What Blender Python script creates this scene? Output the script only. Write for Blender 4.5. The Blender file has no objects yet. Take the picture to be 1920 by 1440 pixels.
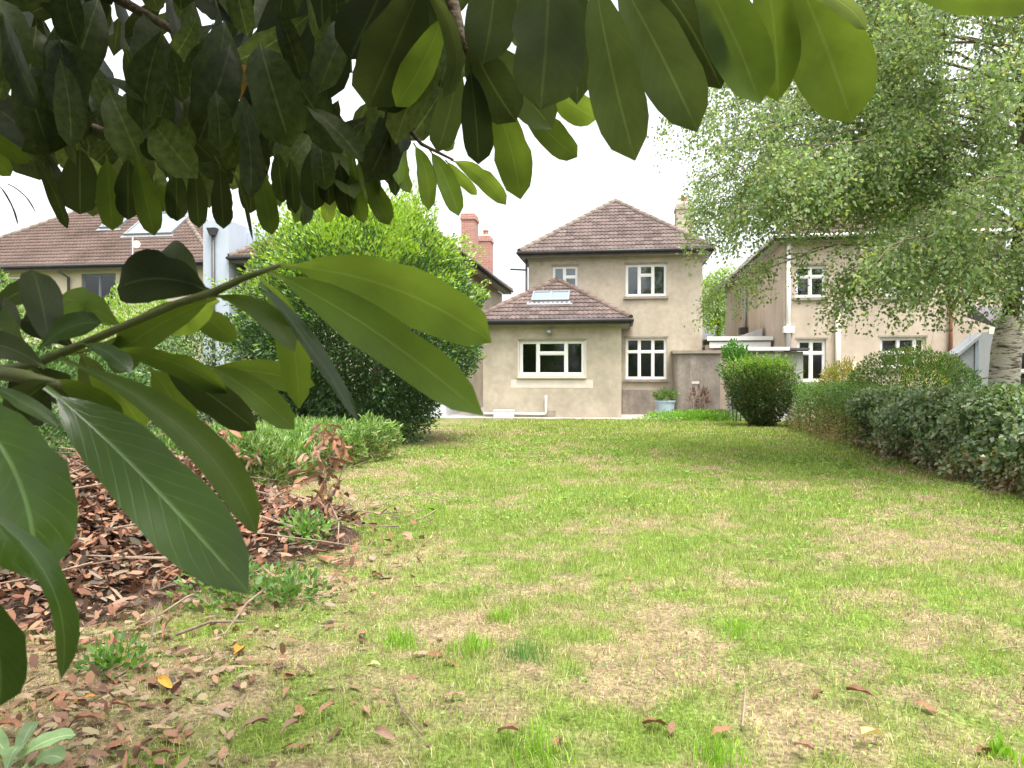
import bpy, math, random
import numpy as np
from mathutils import Vector, Matrix, Euler

R = math.radians
sc = bpy.context.scene
rng = np.random.default_rng(7)
random.seed(7)
COL = sc.collection

# ------------------------------------------------------------------ camera
F = 1391.0                      # focal length in pixels of a 1920 wide frame
TH = R(8.5)
CAM = Vector((0.0, 0.0, 1.33))
PITCH = -math.atan(15 / F)
cd = bpy.data.cameras.new('camera')
cam = bpy.data.objects.new('camera', cd)
COL.objects.link(cam)
cam.location = CAM
cam.rotation_euler = (math.pi / 2 + PITCH, 0, TH)
cd.sensor_width = 36.0
cd.lens = 36.0 * F / 1920.0
cd.clip_start = 0.02
cd.clip_end = 3000
cd.dof.use_dof = True
cd.dof.focus_distance = 9.0
cd.dof.aperture_fstop = 24.0
sc.camera = cam
RM = Euler((math.pi / 2 + PITCH, 0, TH)).to_matrix()

# ------------------------------------------------------------------ sky, sun, exposure
SUN_DIR = Vector((0.22, -0.26, 0.94)).normalized()      # towards the sun
w = bpy.data.worlds.new('World')
sc.world = w
w.use_nodes = True
nt = w.node_tree
nt.nodes.clear()
sky = nt.nodes.new('ShaderNodeTexSky')
sky.sky_type = 'NISHITA'
sky.sun_disc = False
sky.sun_elevation = math.asin(SUN_DIR.z)
sky.sun_rotation = math.atan2(SUN_DIR.x, SUN_DIR.y)
sky.air_density = 1.0
sky.dust_density = 6.0
sky.ozone_density = 1.0
hsv = nt.nodes.new('ShaderNodeHueSaturation')
hsv.inputs['Saturation'].default_value = 0.16
bg = nt.nodes.new('ShaderNodeBackground')
bg.inputs['Strength'].default_value = 0.15
wo = nt.nodes.new('ShaderNodeOutputWorld')
nt.links.new(sky.outputs[0], hsv.inputs['Color'])
nt.links.new(hsv.outputs[0], bg.inputs['Color'])
nt.links.new(bg.outputs[0], wo.inputs[0])

sl = bpy.data.lights.new('sun', 'SUN')
sl.energy = 1.1
sl.angle = R(22)
sl.color = (1.0, 0.96, 0.88)
sun = bpy.data.objects.new('sun', sl)
COL.objects.link(sun)
sun.rotation_euler = SUN_DIR.to_track_quat('Z', 'Y').to_euler()
sun.location = (20, -10, 40)

vs = sc.view_settings
vs.view_transform = 'Standard'
vs.look = 'None'
vs.gamma = 1.0
vs.exposure = 1.82
vs.use_curve_mapping = False
sc.cycles.max_bounces = 5
sc.cycles.diffuse_bounces = 3
sc.cycles.transmission_bounces = 4
sc.cycles.glossy_bounces = 2
sc.cycles.transparent_max_bounces = 8
sc.cycles.use_denoising = True

# ------------------------------------------------------------------ helpers
def pt(px, py, d):
    """point at depth d (metres along the view axis) of the 1920x1440 photograph"""
    v = Vector(((px - 960) / F * d, -(py - 720) / F * d, -d))
    return CAM + RM @ v

def on_y(px, py, Y):
    v = RM @ Vector(((px - 960) / F, -(py - 720) / F, -1.0))
    return CAM + v * (Y / v.y)

def on_ground(px, py, z=0.0):
    v = RM @ Vector(((px - 960) / F, -(py - 720) / F, -1.0))
    return CAM + v * ((z - CAM.z) / v.z)

RMI = np.array(RM.inverted())
def project(P):
    """world points (n,3) -> px, py, depth"""
    q = (np.asarray(P, float) - np.array(CAM)) @ RMI.T
    d = -q[:, 2]
    return 960 + q[:, 0] / d * F, 720 - q[:, 1] / d * F, d

WM = {}
def place(o, parent=None, world=None):
    world = world or Matrix.Identity(4)
    COL.objects.link(o)
    WM[o.name] = world
    if parent is not None:
        o.parent = parent
        o.matrix_parent_inverse = WM[parent.name].inverted()
    o.matrix_basis = world
    return o

def tag(o, label=None, cat=None, group=None, kind=None):
    if label: o['label'] = label
    if cat: o['category'] = cat
    if group: o['group'] = group
    if kind: o['kind'] = kind
    return o

def empty(name, loc, label=None, cat=None, group=None):
    o = bpy.data.objects.new(name, None)
    o.empty_display_size = 0.2
    place(o, None, Matrix.Translation(Vector(loc)))
    return tag(o, label, cat, group)

def np_mesh(name, V, Fc, mat, parent=None, col=None, world=None, smooth=False):
    """V (n,3), Fc (m,k) -> one mesh object, optional per vertex colours"""
    V = np.ascontiguousarray(V, dtype=np.float32)
    Fc = np.ascontiguousarray(Fc, dtype=np.int32)
    me = bpy.data.meshes.new(name)
    n, (m, k) = len(V), Fc.shape
    me.vertices.add(n)
    me.vertices.foreach_set('co', V.ravel())
    me.loops.add(m * k)
    me.loops.foreach_set('vertex_index', Fc.ravel())
    me.polygons.add(m)
    me.polygons.foreach_set('loop_start', np.arange(0, m * k, k, dtype=np.int32))
    me.polygons.foreach_set('loop_total', np.full(m, k, dtype=np.int32))
    if smooth:
        me.polygons.foreach_set('use_smooth', np.ones(m, dtype=bool))
    me.update(calc_edges=True)
    if col is not None:
        ca = me.color_attributes.new('col', 'FLOAT_COLOR', 'POINT')
        c4 = np.ones((n, 4), dtype=np.float32)
        c4[:, :3] = col
        ca.data.foreach_set('color', c4.ravel())
    if mat: me.materials.append(mat)
    o = bpy.data.objects.new(name, me)
    return place(o, parent, world)

class MB:
    def __init__(self):
        self.v, self.f = [], []
    def _add(self, vs, fs):
        b = len(self.v)
        self.v += [tuple(x) for x in vs]
        self.f += [tuple(i + b for i in f) for f in fs]
        return self
    def box(self, x0, x1, y0, y1, z0, z1):
        return self._add([(x0,y0,z0),(x1,y0,z0),(x1,y1,z0),(x0,y1,z0),(x0,y0,z1),(x1,y0,z1),(x1,y1,z1),(x0,y1,z1)],
                         [(0,3,2,1),(4,5,6,7),(0,1,5,4),(1,2,6,5),(2,3,7,6),(3,0,4,7)])
    def frustum(self, cx, cy, a0, b0, a1, b1, z0, z1):
        return self._add([(cx-a0,cy-b0,z0),(cx+a0,cy-b0,z0),(cx+a0,cy+b0,z0),(cx-a0,cy+b0,z0),
                          (cx-a1,cy-b1,z1),(cx+a1,cy-b1,z1),(cx+a1,cy+b1,z1),(cx-a1,cy+b1,z1)],
                         [(0,3,2,1),(4,5,6,7),(0,1,5,4),(1,2,6,5),(2,3,7,6),(3,0,4,7)])
    def quad(self, a, b, c, d):
        return self._add([a, b, c, d], [(0,1,2,3)])
    def tri(self, a, b, c):
        return self._add([a, b, c], [(0,1,2)])
    def tube(self, pts, rad, seg=8, cap=True):
        pts = [Vector(p) for p in pts]
        n = len(pts)
        if not hasattr(rad, '__len__'): rad = [rad] * n
        b = len(self.v)
        up = Vector((0.31, 0.2, 0.93)).normalized()
        for i, p in enumerate(pts):
            t = (pts[min(i+1, n-1)] - pts[max(i-1, 0)]).normalized()
            if abs(t.dot(up)) > 0.97: up = Vector((1, 0.1, 0)).normalized()
            a = t.cross(up).normalized(); c = a.cross(t)
            up = c
            for k in range(seg):
                an = 2 * math.pi * k / seg
                self.v.append(tuple(p + (a * math.cos(an) + c * math.sin(an)) * rad[i]))
        for i in range(n - 1):
            for k in range(seg):
                k2 = (k + 1) % seg
                self.f.append((b + i*seg + k, b + i*seg + k2, b + (i+1)*seg + k2, b + (i+1)*seg + k))
        if cap:
            self.f.append(tuple(b + k for k in range(seg))[::-1])
            self.f.append(tuple(b + (n-1)*seg + k for k in range(seg)))
        return self
    def lathe(self, cx, cy, prof, seg=20):
        b = len(self.v)
        for r, z in prof:
            for k in range(seg):
                an = 2 * math.pi * k / seg
                self.v.append((cx + r*math.cos(an), cy + r*math.sin(an), z))
        for i in range(len(prof) - 1):
            for k in range(seg):
                k2 = (k + 1) % seg
                self.f.append((b + i*seg + k, b + i*seg + k2, b + (i+1)*seg + k2, b + (i+1)*seg + k))
        self.f.append(tuple(b + (len(prof)-1)*seg + k for k in range(seg)))
        return self
    def build(self, name, mat, parent=None, smooth=False, world=None):
        me = bpy.data.meshes.new(name)
        me.from_pydata(self.v, [], self.f)
        if smooth: me.polygons.foreach_set('use_smooth', [True] * len(me.polygons))
        me.update()
        if mat: me.materials.append(mat)
        return place(bpy.data.objects.new(name, me), parent, world)

# value noise on the plane
_lat = np.random.default_rng(11).random((256, 256))
def vnoise(x, y, s, seed=0):
    x = np.asarray(x) / s + seed * 17.3; y = np.asarray(y) / s + seed * 31.7
    xi = np.floor(x).astype(int); yi = np.floor(y).astype(int)
    fx = x - xi; fy = y - yi
    fx = fx*fx*(3-2*fx); fy = fy*fy*(3-2*fy)
    g = lambda a, b: _lat[a % 256, b % 256]
    return (g(xi,yi)*(1-fx)+g(xi+1,yi)*fx)*(1-fy) + (g(xi,yi+1)*(1-fx)+g(xi+1,yi+1)*fx)*fy
def fbm(x, y, s, seed=0, o=4):
    t = 0; a = 0.5; n = 0
    for i in range(o):
        t = t + a * vnoise(x, y, s / 2**i, seed + i); n += a; a *= 0.55
    return t / n

# ------------------------------------------------------------------ materials
def nodes(name):
    m = bpy.data.materials.new(name)
    m.use_nodes = True
    n = m.node_tree.nodes; l = m.node_tree.links
    n.clear()
    out = n.new('ShaderNodeOutputMaterial')
    return m, n, l, out

def mat_plain(name, col, rough=0.7, spec=0.3, metal=0.0, noise=None, amt=0.15, bump=0.0, bscale=60.0, streak=None, vary=0.0):
    m, n, l, out = nodes(name)
    p = n.new('ShaderNodeBsdfPrincipled')
    p.inputs['Roughness'].default_value = rough
    p.inputs['Specular IOR Level'].default_value = spec
    p.inputs['Metallic'].default_value = metal
    tc = n.new('ShaderNodeTexCoord')
    rgb = n.new('ShaderNodeRGB'); rgb.outputs[0].default_value = (*col, 1)
    src = rgb.outputs[0]
    def mult(src, fac):
        mx = n.new('ShaderNodeMix'); mx.data_type = 'RGBA'; mx.blend_type = 'MULTIPLY'
        mx.inputs['Factor'].default_value = 1.0
        l.new(src, mx.inputs['A']); l.new(fac, mx.inputs['B'])
        return mx.outputs['Result']
    def ramp(fac, a, b, lo=0.3, hi=0.7):
        mr = n.new('ShaderNodeMapRange'); mr.inputs['From Min'].default_value = lo; mr.inputs['From Max'].default_value = hi
        mr.inputs['To Min'].default_value = a; mr.inputs['To Max'].default_value = b
        l.new(fac, mr.inputs['Value']); return mr.outputs['Result']
    if noise:
        for s, k in ((noise, 1.0), (noise * 6.3, 0.6)):
            nz = n.new('ShaderNodeTexNoise'); nz.inputs['Scale'].default_value = s; nz.inputs['Detail'].default_value = 6
            l.new(tc.outputs['Object'], nz.inputs['Vector'])
            src = mult(src, ramp(nz.outputs['Fac'], 1 - amt * k, 1 + amt * k * 0.6))
    if streak:
        mp = n.new('ShaderNodeMapping'); mp.inputs['Scale'].default_value = (2.1, 2.1, 0.30)
        nz = n.new('ShaderNodeTexNoise'); nz.inputs['Scale'].default_value = 1.0; nz.inputs['Detail'].default_value = 5
        l.new(tc.outputs['Object'], mp.inputs[0]); l.new(mp.outputs[0], nz.inputs['Vector'])
        src = mult(src, ramp(nz.outputs['Fac'], 1 - streak, 1.0, 0.35, 0.6))
    if vary:
        oi = n.new('ShaderNodeObjectInfo')
        src = mult(src, ramp(oi.outputs['Random'], 1 - vary, 1 + vary, 0, 1))
    l.new(src, p.inputs['Base Color'])
    if bump:
        nz = n.new('ShaderNodeTexNoise'); nz.inputs['Scale'].default_value = bscale; nz.inputs['Detail'].default_value = 4
        l.new(tc.outputs['Object'], nz.inputs['Vector'])
        bp = n.new('ShaderNodeBump'); bp.inputs['Strength'].default_value = bump; bp.inputs['Distance'].default_value = 0.02
        l.new(nz.outputs['Fac'], bp.inputs['Height']); l.new(bp.outputs[0], p.inputs['Normal'])
    l.new(p.outputs[0], out.inputs[0])
    return m

def mat_foliage(name, trans=0.35, rough=0.5, spec=0.35, tint=(1.6, 1.9, 0.5)):
    """leaf surfaces coloured by the 'col' attribute, light passes through"""
    m, n, l, out = nodes(name)
    at = n.new('ShaderNodeAttribute'); at.attribute_name = 'col'
    p = n.new('ShaderNodeBsdfPrincipled')
    p.inputs['Roughness'].default_value = rough
    p.inputs['Specular IOR Level'].default_value = spec
    l.new(at.outputs['Color'], p.inputs['Base Color'])
    t = n.new('ShaderNodeBsdfTranslucent')
    mx = n.new('ShaderNodeMix'); mx.data_type = 'RGBA'; mx.blend_type = 'MULTIPLY'; mx.inputs['Factor'].default_value = 1
    mx.clamp_result = False
    l.new(at.outputs['Color'], mx.inputs['A']); mx.inputs['B'].default_value = (*tint, 1)
    l.new(mx.outputs['Result'], t.inputs['Color'])
    ms = n.new('ShaderNodeMixShader'); ms.inputs[0].default_value = trans
    l.new(p.outputs[0], ms.inputs[1]); l.new(t.outputs[0], ms.inputs[2]); l.new(ms.outputs[0], out.inputs[0])
    return m

def mat_laurel(name, base, trans_col, trans=0.5, rough=0.28, spec=0.5, vein=(0.16, 0.24, 0.06)):
    m, n, l, out = nodes(name)
    uv = n.new('ShaderNodeUVMap')
    sx = n.new('ShaderNodeSeparateXYZ'); l.new(uv.outputs[0], sx.inputs[0])
    def math_(op, a, b=None, c=None):
        k = n.new('ShaderNodeMath'); k.operation = op
        for i, v in enumerate((a, b, c)):
            if v is None: continue
            if isinstance(v, (int, float)): k.inputs[i].default_value = v
            else: l.new(v, k.inputs[i])
        return k.outputs[0]
    au = math_('ABSOLUTE', math_('SUBTRACT', sx.outputs[0], 0.5))
    def mr(v, a, b, c, d):
        k = n.new('ShaderNodeMapRange'); l.new(v, k.inputs[0])
        for i, x in enumerate((a, b, c, d)): k.inputs[i + 1].default_value = x
        return k.outputs[0]
    mid = mr(au, 0.010, 0.032, 1, 0)
    ph = math_('FRACT', math_('SUBTRACT', math_('MULTIPLY', sx.outputs[1], 11.0), math_('MULTIPLY', au, 5.5)))
    sv = mr(math_('ABSOLUTE', math_('SUBTRACT', ph, 0.5)), 0.0, 0.09, 0.20, 0)
    veins = math_('MAXIMUM', mid, sv)
    oi = n.new('ShaderNodeObjectInfo')
    tc = n.new('ShaderNodeTexCoord')
    nz = n.new('ShaderNodeTexNoise'); nz.inputs['Scale'].default_value = 14; nz.inputs['Detail'].default_value = 5
    l.new(tc.outputs['Object'], nz.inputs['Vector'])
    var = math_('MULTIPLY', mr(oi.outputs['Random'], 0, 1, 0.65, 1.4), mr(nz.outputs['Fac'], 0.3, 0.7, 0.68, 1.25))
    def colour(c, vc, vf):
        a = n.new('ShaderNodeMix'); a.data_type = 'RGBA'
        a.inputs['A'].default_value = (*c, 1); a.inputs['B'].default_value = (*vc, 1)
        l.new(math_('MULTIPLY', veins, vf), a.inputs['Factor'])
        b = n.new('ShaderNodeVectorMath'); b.operation = 'SCALE'
        l.new(a.outputs['Result'], b.inputs[0]); l.new(var, b.inputs['Scale'])
        return b.outputs[0]
    p = n.new('ShaderNodeBsdfPrincipled')
    p.inputs['Roughness'].default_value = rough
    p.inputs['Specular IOR Level'].default_value = spec
    l.new(colour(base, vein, 0.9), p.inputs['Base Color'])
    bp = n.new('ShaderNodeBump'); bp.inputs['Strength'].default_value = 0.2; bp.inputs['Distance'].default_value = 0.002
    l.new(math_('SUBTRACT', 1.0, veins), bp.inputs['Height'])
    l.new(bp.outputs[0], p.inputs['Normal'])
    t = n.new('ShaderNodeBsdfTranslucent')
    l.new(colour(trans_col, (0.30, 0.34, 0.08), 0.35), t.inputs['Color'])
    ms = n.new('ShaderNodeMixShader'); ms.inputs[0].default_value = trans
    l.new(p.outputs[0], ms.inputs[1]); l.new(t.outputs[0], ms.inputs[2]); l.new(ms.outputs[0], out.inputs[0])
    return m

def mat_random(name, cols, rough=0.7, spec=0.25, trans=0.15, noise=20):
    """per object colour out of a ramp"""
    m, n, l, out = nodes(name)
    oi = n.new('ShaderNodeObjectInfo')
    cr = n.new('ShaderNodeValToRGB')
    e = cr.color_ramp.elements
    while len(e) < len(cols): e.new(0.5)
    for i, c in enumerate(cols):
        e[i].position = i / (len(cols) - 1); e[i].color = (*c, 1)
    l.new(oi.outputs['Random'], cr.inputs[0])
    tc = n.new('ShaderNodeTexCoord')
    nz = n.new('ShaderNodeTexNoise'); nz.inputs['Scale'].default_value = noise; nz.inputs['Detail'].default_value = 5
    l.new(tc.outputs['Object'], nz.inputs['Vector'])
    mr = n.new('ShaderNodeMapRange'); mr.inputs[1].default_value = 0.3; mr.inputs[2].default_value = 0.7; mr.inputs[3].default_value = 0.7; mr.inputs[4].default_value = 1.25
    l.new(nz.outputs['Fac'], mr.inputs[0])
    b = n.new('ShaderNodeVectorMath'); b.operation = 'SCALE'
    l.new(cr.outputs[0], b.inputs[0]); l.new(mr.outputs[0], b.inputs['Scale'])
    p = n.new('ShaderNodeBsdfPrincipled'); p.inputs['Roughness'].default_value = rough; p.inputs['Specular IOR Level'].default_value = spec
    l.new(b.outputs[0], p.inputs['Base Color'])
    t = n.new('ShaderNodeBsdfTranslucent'); l.new(b.outputs[0], t.inputs['Color'])
    ms = n.new('ShaderNodeMixShader'); ms.inputs[0].default_value = trans
    l.new(p.outputs[0], ms.inputs[1]); l.new(t.outputs[0], ms.inputs[2]); l.new(ms.outputs[0], out.inputs[0])
    return m

def mat_glass(name, tint=(0.75, 0.8, 0.8), ior=1.75):
    m, n, l, out = nodes(name)
    fr = n.new('ShaderNodeFresnel'); fr.inputs['IOR'].default_value = ior
    tr = n.new('ShaderNodeBsdfTransparent'); tr.inputs[0].default_value = (*tint, 1)
    gl = n.new('ShaderNodeBsdfGlossy'); gl.inputs['Roughness'].default_value = 0.01; gl.inputs['Color'].default_value = (0.95, 0.97, 1, 1)
    tc = n.new('ShaderNodeTexCoord')
    nz = n.new('ShaderNodeTexNoise'); nz.inputs['Scale'].default_value = 2.2; nz.inputs['Detail'].default_value = 1
    bp = n.new('ShaderNodeBump'); bp.inputs['Strength'].default_value = 0.06; bp.inputs['Distance'].default_value = 0.03
    l.new(tc.outputs['Object'], nz.inputs['Vector']); l.new(nz.outputs['Fac'], bp.inputs['Height']); l.new(bp.outputs[0], gl.inputs['Normal'])
    ms = n.new('ShaderNodeMixShader')
    l.new(fr.outputs[0], ms.inputs[0]); l.new(tr.outputs[0], ms.inputs[1]); l.new(gl.outputs[0], ms.inputs[2]); l.new(ms.outputs[0], out.inputs[0])
    return m

def mat_brick(name):
    m, n, l, out = nodes(name)
    tc = n.new('ShaderNodeTexCoord')
    mp = n.new('ShaderNodeMapping'); mp.inputs['Rotation'].default_value = (R(90), 0, 0)
    br = n.new('ShaderNodeTexBrick')
    br.inputs['Color1'].default_value = (0.32, 0.135, 0.105, 1); br.inputs['Color2'].default_value = (0.40, 0.19, 0.15, 1)
    br.inputs['Mortar'].default_value = (0.42, 0.34, 0.28, 1)
    br.inputs['Scale'].default_value = 1.0; br.inputs['Mortar Size'].default_value = 0.008
    br.inputs['Brick Width'].default_value = 0.225; br.inputs['Row Height'].default_value = 0.075
    l.new(tc.outputs['Object'], mp.inputs[0]); l.new(mp.outputs[0], br.inputs['Vector'])
    p = n.new('ShaderNodeBsdfPrincipled'); p.inputs['Roughness'].default_value = 0.9
    l.new(br.outputs['Color'], p.inputs['Base Color'])
    bp = n.new('ShaderNodeBump'); bp.inputs['Strength'].default_value = 0.5; bp.inputs['Distance'].default_value = 0.01; bp.invert = True
    l.new(br.outputs['Fac'], bp.inputs['Height']); l.new(bp.outputs[0], p.inputs['Normal'])
    l.new(p.outputs[0], out.inputs[0])
    return m

def mat_birch(name):
    m, n, l, out = nodes(name)
    tc = n.new('ShaderNodeTexCoord')
    mp = n.new('ShaderNodeMapping'); mp.inputs['Scale'].default_value = (5, 5, 26)
    nz = n.new('ShaderNodeTexNoise'); nz.inputs['Scale'].default_value = 1; nz.inputs['Detail'].default_value = 6; nz.inputs['Roughness'].default_value = 0.65
    l.new(tc.outputs['Object'], mp.inputs[0]); l.new(mp.outputs[0], nz.inputs['Vector'])
    cr = n.new('ShaderNodeValToRGB'); e = cr.color_ramp.elements
    e[0].position = 0.40; e[0].color = (0.07, 0.055, 0.04, 1)
    e[1].position = 0.52; e[1].color = (0.52, 0.47, 0.40, 1)
    k = e.new(0.46); k.color = (0.30, 0.25, 0.20, 1)
    l.new(nz.outputs['Fac'], cr.inputs[0])
    p = n.new('ShaderNodeBsdfPrincipled'); p.inputs['Roughness'].default_value = 0.8
    l.new(cr.outputs[0], p.inputs['Base Color'])
    bp = n.new('ShaderNodeBump'); bp.inputs['Strength'].default_value = 0.8; bp.inputs['Distance'].default_value = 0.03
    l.new(nz.outputs['Fac'], bp.inputs['Height']); l.new(bp.outputs[0], p.inputs['Normal'])
    l.new(p.outputs[0], out.inputs[0])
    return m

def mat_ground(name):
    """colour from the 'col' attribute with fine grain on top"""
    m, n, l, out = nodes(name)
    at = n.new('ShaderNodeAttribute'); at.attribute_name = 'col'
    tc = n.new('ShaderNodeTexCoord')
    src = at.outputs['Color']
    for s, lo, hi in ((9, 0.7, 1.25), (55, 0.45, 1.5)):
        nz = n.new('ShaderNodeTexNoise'); nz.inputs['Scale'].default_value = s; nz.inputs['Detail'].default_value = 6
        l.new(tc.outputs['Object'], nz.inputs['Vector'])
        mr = n.new('ShaderNodeMapRange'); mr.inputs[1].default_value = 0.3; mr.inputs[2].default_value = 0.7; mr.inputs[3].default_value = lo; mr.inputs[4].default_value = hi
        l.new(nz.outputs['Fac'], mr.inputs[0])
        b = n.new('ShaderNodeVectorMath'); b.operation = 'SCALE'
        l.new(src, b.inputs[0]); l.new(mr.outputs[0], b.inputs['Scale']); src = b.outputs[0]
    p = n.new('ShaderNodeBsdfPrincipled'); p.inputs['Roughness'].default_value = 0.95; p.inputs['Specular IOR Level'].default_value = 0.1
    l.new(src, p.inputs['Base Color'])
    bp = n.new('ShaderNodeBump'); bp.inputs['Strength'].default_value = 0.8; bp.inputs['Distance'].default_value = 0.02
    l.new(nz.outputs['Fac'], bp.inputs['Height']); l.new(bp.outputs[0], p.inputs['Normal'])
    l.new(p.outputs[0], out.inputs[0])
    return m

MT = dict(
    render=mat_plain('beige_render', (0.47, 0.405, 0.318), 0.95, 0.1, noise=1.1, amt=0.17, bump=0.5, bscale=110, streak=0.10),
    render2=mat_plain('pink_beige_render', (0.52, 0.43, 0.34), 0.95, 0.1, noise=0.9, amt=0.14, bump=0.4, bscale=110, streak=0.10),
    render3=mat_plain('cream_render', (0.56, 0.49, 0.36), 0.95, 0.1, noise=0.8, amt=0.08, bump=0.3, bscale=100),
    concrete=mat_plain('weathered_concrete', (0.34, 0.295, 0.25), 0.95, 0.1, noise=1.6, amt=0.25, bump=0.5, bscale=70, streak=0.35),
    sill=mat_plain('sill_concrete', (0.30, 0.26, 0.21), 0.9, 0.1, noise=5, amt=0.2),
    patch=mat_plain('pale_mortar', (0.60, 0.53, 0.46), 0.95, 0.1, noise=4, amt=0.08),
    paving=mat_plain('paving', (0.36, 0.33, 0.29), 0.9, 0.15, noise=2, amt=0.25, bump=0.3),
    upvc=mat_plain('white_frame', (0.80, 0.79, 0.76), 0.35, 0.4, noise=3, amt=0.04),
    greyframe=mat_plain('grey_frame', (0.16, 0.19, 0.22), 0.4, 0.4),
    bluewhite=mat_plain('bluish_white_render', (0.40, 0.44, 0.50), 0.9, 0.1, noise=.8, amt=.05),
    white=mat_plain('white_paint', (0.60, 0.61, 0.64), 0.8, 0.2, noise=1.0, amt=0.06),
    cream=mat_plain('cream_paint', (0.72, 0.63, 0.48), 0.6, 0.3, noise=3, amt=0.05),
    shedgrey=mat_plain('shed_boards', (0.24, 0.25, 0.26), 0.85, 0.2, noise=2, amt=.12, streak=.2),
    grey=mat_plain('grey_panel', (0.42, 0.41, 0.39), 0.85, 0.2, noise=1.5, amt=0.10, streak=0.1),
    gutter=mat_plain('dark_gutter', (0.055, 0.052, 0.055), 0.45, 0.4, noise=4, amt=0.2),
    fascia=mat_plain('dark_fascia', (0.085, 0.07, 0.062), 0.7, 0.2, noise=4, amt=0.25),
    soffit=mat_plain('soffit', (0.30, 0.29, 0.27), 0.8, 0.2),
    deck=mat_plain('roof_deck', (0.10, 0.075, 0.062), 0.95, 0.1),
    tile=mat_plain('brown_tile', (0.125, 0.094, 0.085), 0.9, 0.15, noise=1.3, amt=0.28, vary=0.26),
    tile2=mat_plain('old_brown_tile', (0.125, 0.088, 0.074), 0.9, 0.15, noise=0.9, amt=0.30),
    hip=mat_plain('hip_tile', (0.16, 0.13, 0.108), 0.9, 0.15, noise=3, amt=0.3, vary=0.2),
    hip2=mat_plain('red_hip_tile', (0.135, 0.096, 0.080), 0.9, 0.15, noise=3, amt=0.25, vary=0.2),
    slate=mat_plain('dark_slate', (0.10, 0.09, 0.10), 0.8, 0.3, noise=2, amt=0.25),
    brick=mat_brick('red_brick'),
    pot=mat_plain('clay_pot', (0.34, 0.16, 0.11), 0.85, 0.2, noise=5, amt=0.2),
    glass=mat_glass('window_glass'),
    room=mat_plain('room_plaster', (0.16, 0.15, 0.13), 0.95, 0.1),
    curtain=mat_plain('net_curtain', (0.62, 0.66, 0.74), 0.9, 0.1, noise=3, amt=0.08),
    skylight=mat_plain('sky_glass', (0.20, 0.25, 0.29), 0.08, 0.6),
    metal=mat_plain('zinc_frame', (0.26, 0.27, 0.28), 0.4, 0.5, metal=0.4),
    blue=mat_plain('pale_blue_glaze', (0.34, 0.43, 0.50), 0.5, 0.4, noise=6, amt=0.2),
    brown=mat_plain('brown_wood', (0.20, 0.085, 0.05), 0.6, 0.3, noise=4, amt=0.2),
    bark=mat_plain('bark', (0.10, 0.075, 0.05), 0.9, 0.2, noise=12, amt=0.35, bump=0.7, bscale=40),
    twig=mat_plain('green_twig', (0.075, 0.085, 0.025), 0.6, 0.3, noise=30, amt=0.25),
    stick=mat_plain('dry_stick', (0.22, 0.16, 0.12), 0.9, 0.15, noise=12, amt=0.3, vary=0.35),
    birch=mat_birch('birch_bark'),
    limbbark=mat_plain('limb_bark', (0.22, 0.18, 0.14), 0.9, 0.2, noise=8, amt=.3),
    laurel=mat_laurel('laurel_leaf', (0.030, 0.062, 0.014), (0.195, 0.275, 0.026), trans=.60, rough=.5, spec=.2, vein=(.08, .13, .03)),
    laurel_dark=mat_laurel('deep_shaded_laurel_leaf', (0.022, 0.030, 0.012), (0.066, 0.088, 0.020), trans=0.5, rough=.42, spec=.10, vein=(.055, .07, .025)),  # here and in the next, canopy shade is put into the leaf colour
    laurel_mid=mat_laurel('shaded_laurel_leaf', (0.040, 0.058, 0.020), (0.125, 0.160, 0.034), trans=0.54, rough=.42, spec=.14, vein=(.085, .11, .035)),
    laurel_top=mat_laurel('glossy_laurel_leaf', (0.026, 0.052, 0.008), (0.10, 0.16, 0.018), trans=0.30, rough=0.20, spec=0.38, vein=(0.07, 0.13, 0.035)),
    laurel_pale=mat_laurel('cut_laurel_leaf', (0.15, 0.25, 0.09), (0.3, 0.4, 0.15), trans=0.25, rough=0.5, vein=(0.5, 0.52, 0.30)),
    laurel_brown=mat_laurel('browning_laurel_leaf', (0.22, 0.13, 0.03), (0.40, 0.22, 0.04), trans=0.4, vein=(0.3, 0.2, 0.08)),
    dead=mat_random('dead_leaf', [(0.16, 0.075, 0.042), (0.28, 0.135, 0.075), (0.33, 0.20, 0.125), (0.21, 0.10, 0.058), (0.37, 0.24, 0.16), (0.12, 0.07, 0.05)], trans=0.18),
    orange=mat_random('orange_leaf', [(0.50, 0.20, 0.03), (0.55, 0.30, 0.05)], trans=0.2),
    yellow=mat_random('pale_yellow_leaf', [(0.62, 0.50, 0.16), (0.66, 0.56, 0.22)], trans=0.2),
    foliage=mat_foliage('foliage', 0.35),
    birchleaf=mat_foliage('birch_foliage', 0.45, 0.5, 0.35, (1.3, 1.5, 0.6)),
    gloss=mat_foliage('glossy_foliage', 0.25, 0.35, 0.5),
    grass=mat_foliage('grass', 0.35, 0.6, 0.25, (1.3, 1.5, 0.6)),
    litter=mat_foliage('litter', 0.12, 0.8, 0.15, (1, 0.9, 0.8)),
    lawn=mat_ground('lawn_soil'),
    soil=mat_plain('garden_ground', (0.085, 0.10, 0.04), 0.95, 0.1, noise=0.6, amt=0.3),
)

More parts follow.
